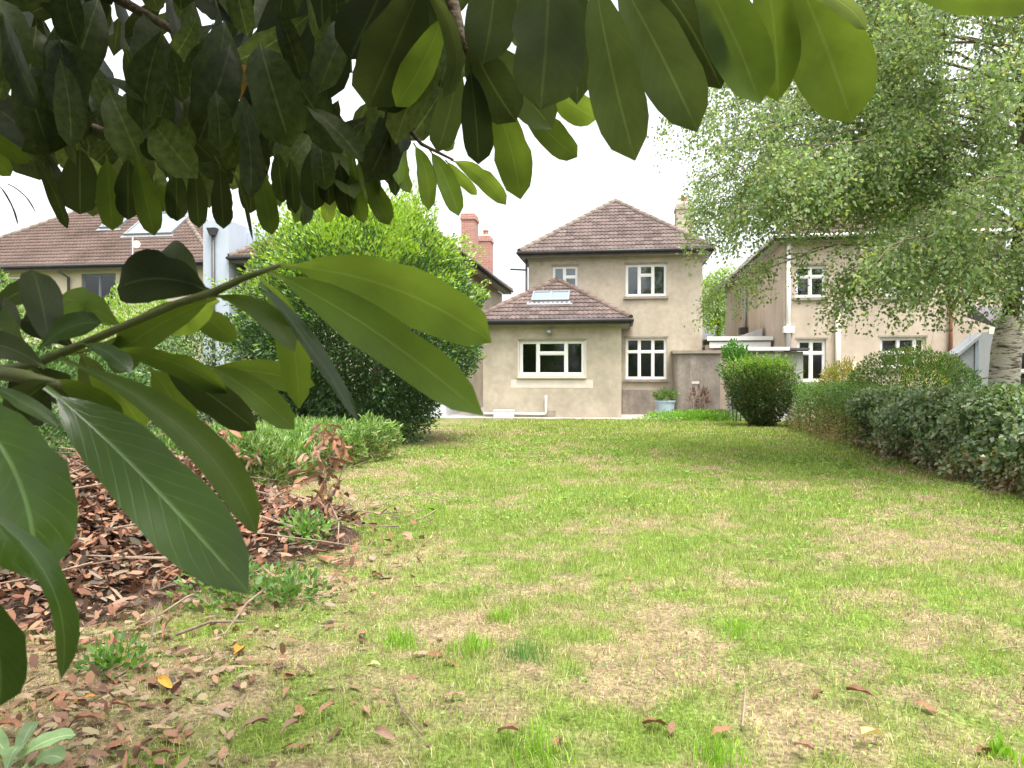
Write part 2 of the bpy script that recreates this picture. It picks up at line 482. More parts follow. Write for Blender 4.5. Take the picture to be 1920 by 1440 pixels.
# ------------------------------------------------------------------ the ground
def lawn_height(x, y):
    return 0.05 * (fbm(x, y, 2.2, 3, 3) - 0.5) + 0.05 * (fbm(x, y, 0.40, 5, 4) - 0.5)
def straw(x, y):
    """share of dry grass at a place, 0..1"""
    a = fbm(x, y, 1.5, 1, 4)
    b = fbm(x, y, 0.45, 8, 3)
    s = (a - 0.5) * 1.9 + (b - 0.5) * 2.0 + (fbm(x, y, 0.16, 12, 2) - .5) * 1.6 + 0.20
    s = s + np.clip((5.0 - y) / 2.6, 0, 1) * 0.30 + np.clip((x - 3.0) / 1.2, 0, 1) * 0.4 + np.clip((-2.5 - x) / 1.2, 0, 1) * 0.35
    s = s - np.clip((y - 12) / 8, 0, 1) * 0.12
    return np.clip(s, 0.03, 0.97)
GREEN = np.array([0.135, 0.205, 0.035]); STRAW = np.array([0.28, 0.22, 0.125]); EARTH = np.array([0.17, 0.12, 0.075])

big = MB()
big.quad((-600, -300, -0.06), (600, -300, -0.06), (600, 900, -0.06), (-600, 900, -0.06))
tag(big.build('ground', MT['soil']), kind='structure')
LX0, LX1, LY0, LY1 = -6.0, 5.2, 0.3, 22.9
nx, ny = 180, 330
gx, gy = np.meshgrid(np.linspace(LX0, LX1, nx), LY0 + (LY1 - LY0) * np.linspace(0, 1, ny) ** 1.4)
gz = lawn_height(gx, gy)
edge = np.clip((gy - 21.5) / 1.2, 0, 1); gz = gz * (1 - edge)
st = straw(gx, gy)[..., None]
gc = (GREEN * 0.75) * (1 - st) + (STRAW * 0.55 + EARTH * 0.32) * st
idx = np.arange(nx * ny).reshape(ny, nx)
fq = np.stack([idx[:-1, :-1], idx[:-1, 1:], idx[1:, 1:], idx[1:, :-1]], -1).reshape(-1, 4)
tag(np_mesh('lawn', np.stack([gx, gy, gz], -1).reshape(-1, 3), fq, MT['lawn'], col=gc.reshape(-1, 3), smooth=True), kind='structure')
pv = MB().box(-5.75, 4.7, 22.55, 25.6, -0.05, 0.035)
tag(pv.build('pavement', MT['paving']), kind='structure')
pv = MB().box(-5.75, -4.45, 25.62, 36, -0.05, 0.03)
tag(pv.build('path', MT['paving']), kind='structure')

# ------------------------------------------------------------------ building blocks of houses
def wall_panel(mb, a, b, z0, z1, t, holes=()):
    """upright wall from a to b (xy), thickness t to the left of a->b, holes (u0,u1,z0,z1)"""
    a = Vector((a[0], a[1], 0)); b = Vector((b[0], b[1], 0))
    d = (b - a); L = d.length; d.normalize()
    nrm = Vector((-d.y, d.x, 0))           # inwards
    us = sorted({0.0, L, *[h[0] for h in holes], *[h[1] for h in holes]})
    zs = sorted({z0, z1, *[h[2] for h in holes], *[h[3] for h in holes]})
    P = lambda u, z, k: a + d * u + nrm * (t * k) + Vector((0, 0, z))
    for i in range(len(us) - 1):
        for j in range(len(zs) - 1):
            uc, zc = (us[i] + us[i+1]) / 2, (zs[j] + zs[j+1]) / 2
            if any(h[0] < uc < h[1] and h[2] < zc < h[3] for h in holes): continue
            mb.quad(P(us[i], zs[j], 0), P(us[i+1], zs[j], 0), P(us[i+1], zs[j+1], 0), P(us[i], zs[j+1], 0))
            mb.quad(P(us[i], zs[j], 1), P(us[i], zs[j+1], 1), P(us[i+1], zs[j+1], 1), P(us[i+1], zs[j], 1))
    for u0, u1, h0, h1 in holes:
        mb.quad(P(u0, h0, 0), P(u1, h0, 0), P(u1, h0, 1), P(u0, h0, 1))
        mb.quad(P(u0, h1, 0), P(u0, h1, 1), P(u1, h1, 1), P(u1, h1, 0))
        mb.quad(P(u0, h0, 0), P(u0, h0, 1), P(u0, h1, 1), P(u0, h1, 0))
        mb.quad(P(u1, h0, 0), P(u1, h1, 0), P(u1, h1, 1), P(u1, h0, 1))
    mb.quad(P(0, z1, 0), P(L, z1, 0), P(L, z1, 1), P(0, z1, 1))

def box_walls(root, x0, x1, y0, y1, z1, mat, front_holes=(), right_holes=(), left_holes=(), name='wall', t=0.25):
    """four walls; the front faces -y"""
    mb = MB()
    wall_panel(mb, (x0, y0), (x1, y0), -0.05, z1, t, [(h[0]-x0, h[1]-x0, h[2], h[3]) for h in front_holes])
    wall_panel(mb, (x1, y0), (x1, y1), -0.05, z1, t, right_holes)
    wall_panel(mb, (x1, y1), (x0, y1), -0.05, z1, t)
    wall_panel(mb, (x0, y1), (x0, y0), -0.05, z1, t, left_holes)
    o = mb.build(name, mat, root)
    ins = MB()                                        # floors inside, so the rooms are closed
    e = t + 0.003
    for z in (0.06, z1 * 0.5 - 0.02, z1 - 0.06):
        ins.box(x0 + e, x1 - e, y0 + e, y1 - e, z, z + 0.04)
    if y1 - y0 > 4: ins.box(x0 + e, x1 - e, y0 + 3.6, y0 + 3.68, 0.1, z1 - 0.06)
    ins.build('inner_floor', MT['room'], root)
    return o

def window(root, x0, x1, z0, z1, y, cols, frame=MT['upvc'], glass=MT['glass'], sill=0.05, fw=0.062, curtain=False, sillmat=None, lintel=False):
    """cols: list of (share of width, [heights from the bottom as shares])"""
    mb = MB()
    ya, yb = y + 0.07, y + 0.135
    mb.box(x0, x1, ya, yb, z0, z0 + fw).box(x0, x1, ya, yb, z1 - fw, z1)
    mb.box(x0, x0 + fw, ya + .002, yb - .002, z0 + fw, z1 - fw).box(x1 - fw, x1, ya + .002, yb - .002, z0 + fw, z1 - fw)
    tot = sum(c[0] for c in cols)
    xs = [x0 + fw]
    iw = x1 - x0 - 2 * fw
    panes = []
    x = x0 + fw
    for ci, (cw, rows) in enumerate(cols):
        xe = x + iw * cw / tot
        if ci < len(cols) - 1:
            mb.box(xe - fw * .5, xe + fw * .5, ya - .004, yb - .004, z0 + fw, z1 - fw)
        a = x + (fw * .5 if ci else 0); b = xe - (fw * .5 if ci < len(cols) - 1 else 0)
        zz = z0 + fw; ih = z1 - z0 - 2 * fw
        for ri, rh in enumerate(rows):
            ze = zz + ih * rh
            last = ri == len(rows) - 1
            if not last: mb.box(a, b, ya - .002, yb - .006, ze - fw * .5, ze + fw * .5)
            panes.append((a, b, zz + (fw * .5 if ri else 0), ze - (0 if last else fw * .5)))
            # opening sash edge
            zz = ze
        x = xe
    for a, b, c, d in panes:
        s = 0.024
        for q in ((a, b, c, c + s), (a, b, d - s, d)): mb.box(q[0], q[1], ya + .012, yb - .016, q[2], q[3])
        for q in ((a, a + s), (b - s, b)): mb.box(q[0], q[1], ya + .014, yb - .018, c + s, d - s)
    wo_ = mb.build('window', frame, root)
    for a, b, c, d in panes:
        MB().box(a + .018, b - .018, ya + .028, ya + .034, c + .018, d - .018).build('pane', glass, wo_)
    if sill:
        MB().box(x0 - .06, x1 + .06, y - .07, y + .1, z0 - .09, z0 - .003).build('sill', sillmat or MT['sill'], wo_)
    if lintel:
        MB().box(x0 - .05, x1 + .05, y - .012, y + .05, z1 + .003, z1 + .055).build('lintel', MT['sill'], wo_)
    if curtain:
        cu = MB()
        n = 40
        xs = np.linspace(x0 + .03, x1 - .03, n)
        ys = y + .30 + .015 * np.sin(np.arange(n) * 1.3)
        for i in range(n - 1):
            cu.quad((xs[i], ys[i], z0), (xs[i+1], ys[i+1], z0), (xs[i+1], ys[i+1], z1), (xs[i], ys[i], z1))
        cu.build('curtain', MT['curtain'], wo_)
    return wo_

TW, TG = 0.30, 0.27
def tile_geo(u0, u1, v0, v1, xl, xr, n=9):
    us = np.linspace(u0, u1, n)
    pf = 0.021 * (0.5 - 0.5 * np.cos(2 * np.pi * 2 * (us - u0) / TW)) ** 1.3
    rows = []
    for v, h, k in ((v0, -0.004, 0.0), (v0, 0.034, 1.0), (v1, 0.006, 1.0)):
        uc = np.clip(us, xl(v), xr(v)) if xl else us
        rows.append(np.stack([uc, np.full(n, v), h + pf * k], -1))
    V = np.concatenate(rows)
    f = []
    for r in range(2):
        for i in range(n - 1):
            f.append((r*n + i, r*n + i + 1, (r+1)*n + i + 1, (r+1)*n + i))
    return V, f

_whole_tile = {}
def whole_tile(mat):
    if mat.name not in _whole_tile:
        V, f = tile_geo(0, TW, 0, TG + 0.03, None, None)
        me = bpy.data.meshes.new('tile'); me.from_pydata(V.tolist(), [], f); me.update(); me.materials.append(mat)
        _whole_tile[mat.name] = me
    return _whole_tile[mat.name]
_cap = {}
def cap_mesh(mat):
    if mat.name not in _cap:
        mb = MB(); n = 7
        for k in range(2):
            r = 0.115 if k == 0 else 0.10
            for i in range(n):
                a = math.pi * i / (n - 1)
                mb.v.append((r * math.cos(a), 0.40 * k, r * math.sin(a) - 0.03))
        for i in range(n - 1): mb.f.append((i, i + 1, n + i + 1, n + i))
        mb.f.append(tuple(range(n))[::-1])
        me = bpy.data.meshes.new('hip_tile'); me.from_pydata(mb.v, [], mb.f); me.update(); me.materials.append(mat)
        _cap[mat.name] = me
    return _cap[mat.name]

def hip_roof(root, ex0, ex1, ey0, ey1, ez, tan, mat, hipmat, singles=('front',), half_depth=False, caps=True, guttermat=None, ov=0.3, holes=()):
    """hipped roof over the eave rectangle; singles: faces whose tiles are objects of their own"""
    wx, wy = ex1 - ex0, ey1 - ey0
    half = min(wx, wy) / 2
    if half_depth: half = wx / 2
    cosf = 1 / math.sqrt(1 + tan * tan); sinf = tan * cosf
    za = ez + half * tan
    deck = MB()
    if half_depth:
        A = ((ex0 + ex1) / 2, ey0 + half, za); B = A
        yb = ey0 + half
        deck.tri((ex0, ey0, ez), (ex1, ey0, ez), A)
        deck.tri((ex1, ey0, ez), (ex1, yb, ez), A).tri((ex0, yb, ez), (ex0, ey0, ez), A)
    elif wx <= wy:
        A = ((ex0 + ex1) / 2, ey0 + half, za); B = ((ex0 + ex1) / 2, ey1 - half, za)
        deck.tri((ex0, ey0, ez), (ex1, ey0, ez), A).tri((ex1, ey1, ez), (ex0, ey1, ez), B)
        deck.quad((ex1, ey0, ez), (ex1, ey1, ez), B, A).quad((ex0, ey1, ez), (ex0, ey0, ez), A, B)
    else:
        A = (ex0 + half, (ey0 + ey1) / 2, za); B = (ex1 - half, (ey0 + ey1) / 2, za)
        deck.quad((ex0, ey0, ez), (ex1, ey0, ez), B, A).quad((ex1, ey1, ez), (ex0, ey1, ez), A, B)
        deck.tri((ex1, ey0, ez), (ex1, ey1, ez), B).tri((ex0, ey1, ez), (ex0, ey0, ez), A)
    roof = deck.build('roof', MT['deck'], root)
    faces = {'front': ((ex0, ey0), (1, 0), (0, 1), wx), 'right': ((ex1, ey0), (0, 1), (-1, 0), wy),
             'back': ((ex1, ey1), (-1, 0), (0, -1), wx), 'left': ((ex0, ey1), (0, -1), (1, 0), wy)}
    S = half / cosf
    for fn, (o, u, inw, E) in faces.items():
        if half_depth and fn == 'back': continue
        M4 = Matrix(((u[0], inw[0]*cosf, -inw[0]*sinf, o[0]), (u[1], inw[1]*cosf, -inw[1]*sinf, o[1]), (0, sinf, cosf, ez + 0.012), (0, 0, 0, 1)))
        lo, hi = 0.0, E
        if half_depth and fn == 'left': lo = E - half
        if half_depth and fn == 'right': hi = half
        xl = lambda v: min(max(v * cosf, lo), E / 2 if not half_depth or fn == 'front' else E)
        xr = lambda v: max(min(E - v * cosf, hi), E / 2 if not half_depth or fn == 'front' else 0)
        if half_depth and fn == 'right':
            xl = lambda v: min(v * cosf, half); xr = lambda v: half
        if half_depth and fn == 'left':
            xl = lambda v: lo; xr = lambda v: max(E - v * cosf, lo)
        SV, SF, SC = [], [], []
        v = -0.05; row = 0
        while v < S - 0.02:
            v1 = min(v + TG + 0.03, S)
            L0, L1 = xl(max(v, 0)), xr(max(v, 0))
            k0 = int(math.floor(L0 / TW)); k1 = int(math.ceil(L1 / TW))
            for k in range(k0, k1):
                u0 = k * TW; u1 = u0 + TW
                vm = v + TG / 2
                hole = any(fn == h[0] and h[1] < u0 + TW/2 < h[2] and h[3] < vm < h[4] for h in holes)
                if hole: continue
                full = u0 >= max(xl(max(v,0)), xl(v1)) and u1 <= min(xr(max(v,0)), xr(v1)) and v1 - v > TG
                if fn in singles and full:
                    ob = bpy.data.objects.new('tile', whole_tile(mat))
                    place(ob, roof, M4 @ Matrix.Translation((u0, v, random.uniform(-.003, .003))) @ Matrix.Rotation(random.uniform(-.01, .01), 4, 'Z'))
                else:
                    V, f = tile_geo(u0, u1, v, v1, xl, xr)
                    if V[:, 0].max() - V[:, 0].min() < 0.02: continue
                    if fn in singles:
                        me = bpy.data.meshes.new('tile'); me.from_pydata(V.tolist(), [], f); me.update(); me.materials.append(mat)
                        place(bpy.data.objects.new('tile', me), roof, M4)
                    else:
                        b = sum(len(x) for x in SV)
                        Vw = np.array([tuple(M4 @ Vector(x)) for x in V])
                        SV.append(Vw); SF += [tuple(i + b for i in q) for q in f]
            v += TG; row += 1
        if SV:
            tag(np_mesh('tiling', np.concatenate(SV), np.array(SF), mat, roof), kind='stuff')
    # hip and ridge caps
    if caps:
        lines = [((ex0, ey0, ez), A), ((ex1, ey0, ez), A if (half_depth or wx <= wy) else B)]
        if not half_depth:
            lines += [((ex0, ey1, ez), B if wx <= wy else A), ((ex1, ey1, ez), B)]
        if (Vector(A) - Vector(B)).length > 0.1: lines.append((A, B))
        for a, b in lines:
            a = Vector(a); b = Vector(b); d = (b - a); Ln = d.length; d.normalize()
            s = d.cross(Vector((0, 0, 1))).normalized(); nn = s.cross(d)
            k = int(Ln / 0.36) + 1
            for i in range(k):
                p = a + d * (Ln * i / k) + nn * 0.03
                Mx = Matrix(((s.x, d.x, nn.x, p.x), (s.y, d.y, nn.y, p.y), (s.z, d.z, nn.z, p.z), (0, 0, 0, 1)))
                place(bpy.data.objects.new('hip_tile', cap_mesh(hipmat)), roof, Mx)
    # eaves: fascia, soffit, gutter
    yb = ey0 + half if half_depth else ey1
    fa = MB()
    for (x0, x1, y0, y1) in ((ex0, ex1, ey0 + .0, ey0 + .025), (ex0, ex0 + .025, ey0 + .027, yb), (ex1 - .025, ex1, ey0 + .027, yb)):
        fa.box(x0, x1, y0, y1, ez - .19, ez - .012)
    fa.build('fascia', MT['fascia'], root)
    so = MB()
    so.box(ex0 + .027, ex1 - .027, ey0 + .027, ey0 + ov + .02, ez - .185, ez - .165)
    so.box(ex0 + .027, ex0 + ov + .02, ey0 + ov + .022, yb, ez - .185, ez - .165).box(ex1 - ov - .02, ex1 - .027, ey0 + ov + .022, yb, ez - .185, ez - .165)
    so.build('soffit', MT['soffit'], root)
    g = guttermat or MT['gutter']
    MB().tube([(ex0 - .05, ey0 - .055, ez - .05), (ex1 + .05, ey0 - .055, ez - .05)], .058, 8).build('gutter', g, root, smooth=True)
    for xx in (ex0 - .055, ex1 + .055):
        MB().tube([(xx, ey0 - .05, ez - .05), (xx, yb, ez - .05)], .058, 8).build('gutter', g, root, smooth=True)
    return roof

def chimney(root, x, y, w, d, z0, z1, mat, pots=1, name='chimney', potmat=None):
    mb = MB()
    mb.box(x - w/2, x + w/2, y - d/2, y + d/2, z0, z1 - .32)
    mb.box(x - w/2 - .035, x + w/2 + .035, y - d/2 - .035, y + d/2 + .035, z1 - .318, z1 - .20)
    mb.box(x - w/2 - .005, x + w/2 + .005, y - d/2 - .005, y + d/2 + .005, z1 - .198, z1 - .10)
    mb.frustum(x, y, w/2 + .005, d/2 + .005, w/2 - .12, d/2 - .12, z1 - .098, z1)
    c = mb.build(name, mat, root)
    for k in range(pots):
        yy = y + (k - (pots - 1) / 2) * .34
        MB().lathe(x, yy, [(.13, z1 - .08), (.115, z1 + .05), (.11, z1 + .16), (.125, z1 + .17), (.125, z1 + .21), (.085, z1 + .21), (.08, z1 + .1)], 12).build('chimney_pot', potmat or MT['pot'], c)
    return c

def pipe(root, pts, r, mat, name='downpipe'):
    return MB().tube(pts, r, 8).build(name, mat, root, smooth=True)

# ------------------------------------------------------------------ the house in the middle
YM, YE = 25.5, 23.3
hx0, hx1 = on_y(991, 600, YM).x, on_y(1317, 600, YM).x
EZ = 5.58
house = empty('detached_house', ((hx0 + hx1) / 2, YM, 0), 'beige rendered two storey house with hipped brown tiled roof and single storey rear extension', 'house')
def wrect(x0, y0, x1, y1, Y):
    a = on_y(x0, y1, Y); b = on_y(x1, y0, Y)
    return (a.x, b.x, a.z, b.z)
Wur = wrect(1173, 494, 1250, 556, YM)
Wlr = wrect(1173, 633, 1250, 711, YM)
Wul = wrect(1036, 498, 1083, 556, YM)
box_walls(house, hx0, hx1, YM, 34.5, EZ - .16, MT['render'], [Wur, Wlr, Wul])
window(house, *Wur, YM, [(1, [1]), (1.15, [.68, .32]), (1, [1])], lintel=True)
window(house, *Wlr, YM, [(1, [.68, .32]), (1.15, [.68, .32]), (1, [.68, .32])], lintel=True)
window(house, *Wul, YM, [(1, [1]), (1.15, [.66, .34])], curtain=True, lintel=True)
ea0, ea1 = hx0 - .27, hx1 + .27
hip_roof(house, ea0, ea1, YM - .34, 34.9, EZ, 0.735, MT['tile'], MT['hip'], ov=.34)
c1 = on_y(1282, 375, 29.6)
chimney(house, c1.x, 29.6, .62, .8, 5.6, c1.z - .12, MT['render'], 1)
c2 = on_y(1255, 418, 33.0)
chimney(house, c2.x, 33.2, .5, .5, 5.6, c2.z, MT['brick'], 0)
# soil pipe with a side arm on the left corner
pipe(house, [(hx0 - .06, YM - .10, 5.35), (hx0 - .06, YM - .10, 2.5)], .04, MT['gutter'])
pipe(house, [(hx0 - .06, YM - .10, 4.98), (hx0 - .62, YM - .10, 5.02)], .03, MT['gutter'], 'overflow_pipe')
vb = on_y(1016, 494, YM)
MB().box(vb.x - .05, vb.x + .05, YM - .03, YM + .01, vb.z - .05, vb.z + .05).build('air_vent', MT['sill'], house)
# shallow projecting course under the lower window
MB().box(on_y(1167, 700, YM).x, hx1 + .002, YM - .035, YM + .003, .03, Wlr[2] - .36).build('plinth', MT['concrete'], house)

xx0, xx1 = on_y(906, 700, YE).x, on_y(1165, 700, YE).x
EXZ = 3.10
We = wrect(974, 638, 1096, 704, YE)
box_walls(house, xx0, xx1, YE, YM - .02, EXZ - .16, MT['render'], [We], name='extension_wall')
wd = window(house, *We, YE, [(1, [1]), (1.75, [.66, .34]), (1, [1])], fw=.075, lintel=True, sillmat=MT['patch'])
su = MB()                                            # painted surround
e = .055
su.box(We[0] - e, We[0] - .002, YE - .012, YE + .01, We[2] - .1, We[3] + .06).box(We[1] + .002, We[1] + e, YE - .012, YE + .01, We[2] - .1, We[3] + .06)
su.build('window_surround', MT['patch'], wd)
pa = wrect(958, 712, 1112, 727, YE)
MB().box(pa[0], pa[1], YE - .006, YE + .01, pa[2], pa[3]).build('mortar_patch', MT['patch'], house)
er0 = xx0 - .30; er1 = on_y(1182, 600, YE - .33).x
hroof_half = (er1 - er0) / 2
SKY = on_y(1032, 559, YE + 1.2)
TANE = 0.615
rf = hip_roof(house, er0, er1, YE - .33, YE + 2.2, EXZ, TANE, MT['tile'], MT['hip2'], half_depth=True, ov=.33)
# roof window of two lights lying on the extension roof
ca = 1 / math.sqrt(1 + TANE * TANE); sa = TANE * ca
# find the slope distance at which the middle of the window is seen
def slope_pt(s, x, h=0.0):
    return Vector((x, YE - .33 + s * ca - h * sa, EXZ + s * sa + h * ca))
best = min(np.linspace(.2, 2.6, 200), key=lambda s: abs(project([slope_pt(s, -2.4)])[1][0] - 559))
sx0, sx1 = on_y(998, 559, YE - .33 + best * ca).x, on_y(1068, 559, YE - .33 + best * ca).x
MS = Matrix(((1, 0, 0, (sx0 + sx1) / 2), (0, ca, -sa, YE - .33 + best * ca), (0, sa, ca, EXZ + best * sa), (0, 0, 0, 1)))
hw, hh = (sx1 - sx0) / 2, .34
sk = MB()
sk.box(-hw, hw, -hh, -hh + .07, .02, .11).box(-hw, hw, hh - .07, hh, .02, .11)
sk.box(-hw, -hw + .06, -hh + .07, hh - .07, .02, .108).box(hw - .06, hw, -hh + .07, hh - .07, .02, .108).box(-.04, .04, -hh + .07, hh - .07, .02, .106)
sk.box(-hw - .12, hw + .12, -hh - .22, -hh - .002, .03, .05)
skw = sk.build('skylight', MT['metal'], house, world=MS)
for a, b in ((-hw + .06, -.04), (.04, hw - .06)):
    MB().box(a + .003, b - .003, -hh + .073, hh - .073, .06, .085).build('pane', MT['skylight'], skw, world=MS)
# security light over the extension window
lp = on_y(1030, 622, YE)
sl_ = MB(); sl_.box(lp.x - .035, lp.x + .035, YE - .05, YE + .002, lp.z - .03, lp.z + .05)
sl_.lathe(lp.x, YE - .13, [(.03, lp.z + .06), (.09, lp.z + .03), (.105, lp.z - .03), (.09, lp.z - .07), (.03, lp.z - .09)], 14)
sl_.build('security_light', MT['metal'], house, smooth=False)
# white waste pipe along the foot of the extension
p0 = on_y(1024, 741, YE); p1 = on_y(1024, 773, YE); p2 = on_y(908, 775, YE)
pipe(house, [(p0.x, YE - .05, p0.z), (p1.x, YE - .05, p1.z - .02), (p1.x - .03, YE - .05, p1.z - .05), (p2.x, YE - .05, p2.z)], .036, MT['upvc'], 'waste_pipe')
MB().box(p1.x + .03, p1.x + .3, YE - .02, YE + .01, .08, .24).build('air_vent', MT['sill'], house)
# white box on the ground
b0 = on_ground(918, 786, .03); b1 = on_ground(955, 786, .03)
bb = MB(); bb.box(b0.x, b1.x, YE - .62, YE - .28, .035, .235).box(b0.x - .015, b1.x + .015, YE - .635, YE - .265, .237, .268)
tag(bb.build('drain_box', MT['upvc']), 'small white lidded box on the ground at the foot of the extension', 'box')

# concrete coal shed beside the house
ca0, ca1 = on_y(1265, 700, 24.5).x, on_y(1350, 700, 24.5).x
shed = empty('coal_shed', ((ca0 + ca1) / 2, 24.5, 0), 'weathered grey concrete coal shed with overhanging coping beside the lower window', 'shed')
zt = on_y(1300, 657, 24.5).z
sb = MB()
r = .16
prof = [(ca0 + r - r*math.cos(a), 24.5 + r - r*math.sin(a)) for a in np.linspace(0, math.pi/2, 6)]
prof += [(ca1, 24.5), (ca1, 25.48), (ca0, 25.48)]
n = len(prof)
sb._add([(x, y, -.02) for x, y in prof] + [(x, y, zt - .1) for x, y in prof], [(i, (i+1) % n, n + (i+1) % n, n + i) for i in range(n)] + [tuple(range(n, 2*n))])
sb.build('wall', MT['concrete'], shed)
MB().box(ca0 - .07, ca1 + .03, 24.42, 25.49, zt - .098, zt).build('coping', MT['sill'], shed)
pl_ = MB()
for k in (.34, .66):
    xk = ca0 + (ca1 - ca0) * k
    pl_.box(xk - .012, xk + .012, 24.488, 24.51, .02, zt - .11)
pl_.build('pilaster', MT['concrete'], shed)
v0 = wrect(1297, 715, 1311, 720, 24.49)
MB().box(v0[0], v0[1], 24.485, 24.52, v0[2], v0[3]).build('air_vent', MT['patch'], shed)

# blue pot with a plant
pp = on_ground(1247, 781, .035)
pot = empty('flower_pot', (pp.x, 24.2, .035), 'pale blue glazed pot with a low plant beside the coal shed', 'pot')
MB().lathe(pp.x, 24.2, [(.22, .035), (.27, .1), (.31, .5), (.33, .5), (.33, .55), (.28, .55), (.27, .47)], 20).build('pot_body', MT['blue'], pot, smooth=False)

# flat roofed garage between the houses, further back
gz_ = 2.60
gar = empty('flat_roof_garage', (3.7, 24.6, 0), 'flat roofed garage with white fascia boards between the two beige houses', 'garage')
MB().box(2.72, 4.70, 24.75, 31, -.03, gz_ - .26).build('wall', MT['render2'], gar)
gf = MB(); gf.box(2.68, 4.72, 24.55, 24.58, gz_ - .13, gz_).box(2.70, 4.70, 24.585, 31, gz_ - .05, gz_ - .01)
gf.build('fascia', MT['upvc'], gar)
MB().box(2.76, 4.66, 24.60, 24.62, gz_ - .36, gz_ - .16).build('lower_fascia', MT['upvc'], gar)
MB().box(2.69, 4.715, 24.56, 24.595, gz_ - .158, gz_ - .132).build('gutter', MT['gutter'], gar)
gw = MB()
gw._add([(3.75, 26, gz_ + .0), (4.65, 26, gz_ + .0), (4.65, 26, gz_ + .35), (3.75, 30, gz_ + .0), (4.65, 30, gz_), (4.65, 30, gz_ + .35)], [(0,1,2), (0,2,5,3), (1,4,5,2), (3,5,4)])
gw.build('sloping_roof', MT['grey'], gar)

# lean-to of the right hand neighbour
lt = empty('lean_to', (4.2, 22.5, 0), 'low grey panelled lean-to with overhanging flat felt roof behind the clipped bush', 'shed')
lx0, lx1 = on_y(1364, 650, 22.4).x, on_y(1512, 650, 22.4).x
lz = on_y(1430, 653, 22.4).z
la = on_y(1506, 660, 22.5).x
Wl = wrect(1413, 664, 1452, 716, 22.5)
box_walls(lt, lx0 + .1, la, 22.5, 23.15, lz - .1, MT['grey'], [Wl], t=.08)
window(lt, *Wl, 22.43, [(1, [1])], sill=0)
MB().box(lx0, lx1 + .06, 22.25, 23.17, lz - .06, lz).build('roof', MT['slate'], lt)
MB().box(lx0 - .01, lx1 - .5, 22.22, 22.248, lz - .07, lz + .03).build('fascia', MT['upvc'], lt)
MB().box(Wl[1] + .02, Wl[1] + .10, 22.47, 22.498, 0, lz - .1).build('corner_post', MT['upvc'], lt)

# ------------------------------------------------------------------ the neighbour on the right
YD = 23.2
dx0 = 4.76; dx1 = on_y(1800, 600, YD).x + 1.2
DZ = 5.5
hd = empty('semi_detached_house', ((dx0 + dx1) / 2, YD, 0), 'pinkish beige rendered house with white windows behind the birch tree', 'house')
D1 = wrect(1491, 497, 1549, 558, YD); D2 = wrect(1650, 497, 1736, 556, YD)
D3 = wrect(1494, 636, 1549, 716, YD); D4 = wrect(1650, 632, 1736, 690, YD)
box_walls(hd, dx0, dx1, YD, 36.0, DZ - .16, MT['render2'], [D1, D2, D3, D4])
window(hd, *D1, YD, [(1, [.68, .32]), (1, [.68, .32])], lintel=True)
window(hd, *D2, YD, [(1, [1]), (1.2, [1]), (1, [1])], curtain=True)
window(hd, *D3, YD, [(1, [.7, .3]), (1, [.7, .3])], lintel=True, fw=.07)
window(hd, *D4, YD, [(1, [.5, .5]), (1, [.5, .5]), (.5, [.5, .5])], lintel=True)
hip_roof(hd, dx0 - .3, dx1 + .3, YD - .32, 36.3, DZ, .70, MT['tile2'], MT['hip'], singles=(), guttermat=MT['upvc'])
chimney(hd, dx1 - 1.6, 29.5, .7, 1.0, 6, 9.2, MT['render2'], 2)
pipe(hd, [(dx0 + .12, YD - .09, DZ - .2), (dx0 + .12, YD - .09, 1.9)], .062, MT['upvc'])
MB().box(dx0 - .03, dx0 + .27, YD - .2, YD - .003, 2.62, 2.80).build('hopper', MT['upvc'], hd)
xp = on_y(1570, 640, YD).x
pipe(hd, [(xp, YD - .08, 3.15), (xp, YD - .08, .3)], .075, MT['cream'])
xq = on_y(1600, 690, YD).x
pipe(hd, [(xq, YD - .10, 1.75), (xq, YD - .10, .3)], .06, MT['cream'], 'waste_pipe')
pipe(hd, [(xp, YD - .10, 1.5), (xq, YD - .10, 1.5)], .035, MT['gutter'], 'waste_pipe')
xb = on_y(1780, 690, YD).x
pipe(hd, [(xb, YD - .08, DZ - .2), (xb, YD - .08, 2.6), (xb, YD - .08, .3)], [.035, .05, .09], MT['brown'])
pipe(hd, [(dx0 - .07, 29.8, 5.1), (dx0 - .07, 29.8, 3.2)], .06, MT['grey'], 'flue_pipe')
MB().box(dx0 - .3, dx0 - .003, 29.5, 30.0, 2.95, 3.2).build('flue_bracket', MT['fascia'], hd)

# outbuildings far right
out = empty('garage_block', (11, 20.5, 0), 'low grey walled garage with dark roof and cream fascia beside the birch trunk', 'garage')
gx0 = on_y(1868, 600, 20).x
Wg = wrect(1909, 655, 1935, 730, 20)
box_walls(out, gx0, gx0 + 5, 20, 21.2, 2.45, MT['white'], [Wg], t=.2)
window(out, *Wg, 20, [(1, [.45, .55])])
rr = MB()
rr._add([(gx0 - .1, 19.7, 2.5), (gx0 + 5.3, 19.7, 2.5), (gx0 + 5.3, 21.0, 3.15), (gx0 - .1, 21.0, 3.15), (gx0 - .1, 21.4, 2.9), (gx0 + 5.3, 21.4, 2.9)],
        [(0,1,2,3), (3,2,5,4), (0,3,4), (1,5,2)])
rr.build('roof', MT['slate'], out)
MB().box(gx0 - .32, gx0 + 5.3, 19.64, 19.69, 2.36, 2.52).build('fascia', MT['cream'], out)
ws = empty('garden_shed', (8.4, 18.8, 0), 'small pale grey garden shed with steep mono pitch roof left of the birch trunk', 'shed')
s0, s1 = on_y(1800, 700, 19).x, on_y(1833, 700, 19).x
zl, zh = on_y(1800, 665, 19).z, on_y(1830, 636, 19).z
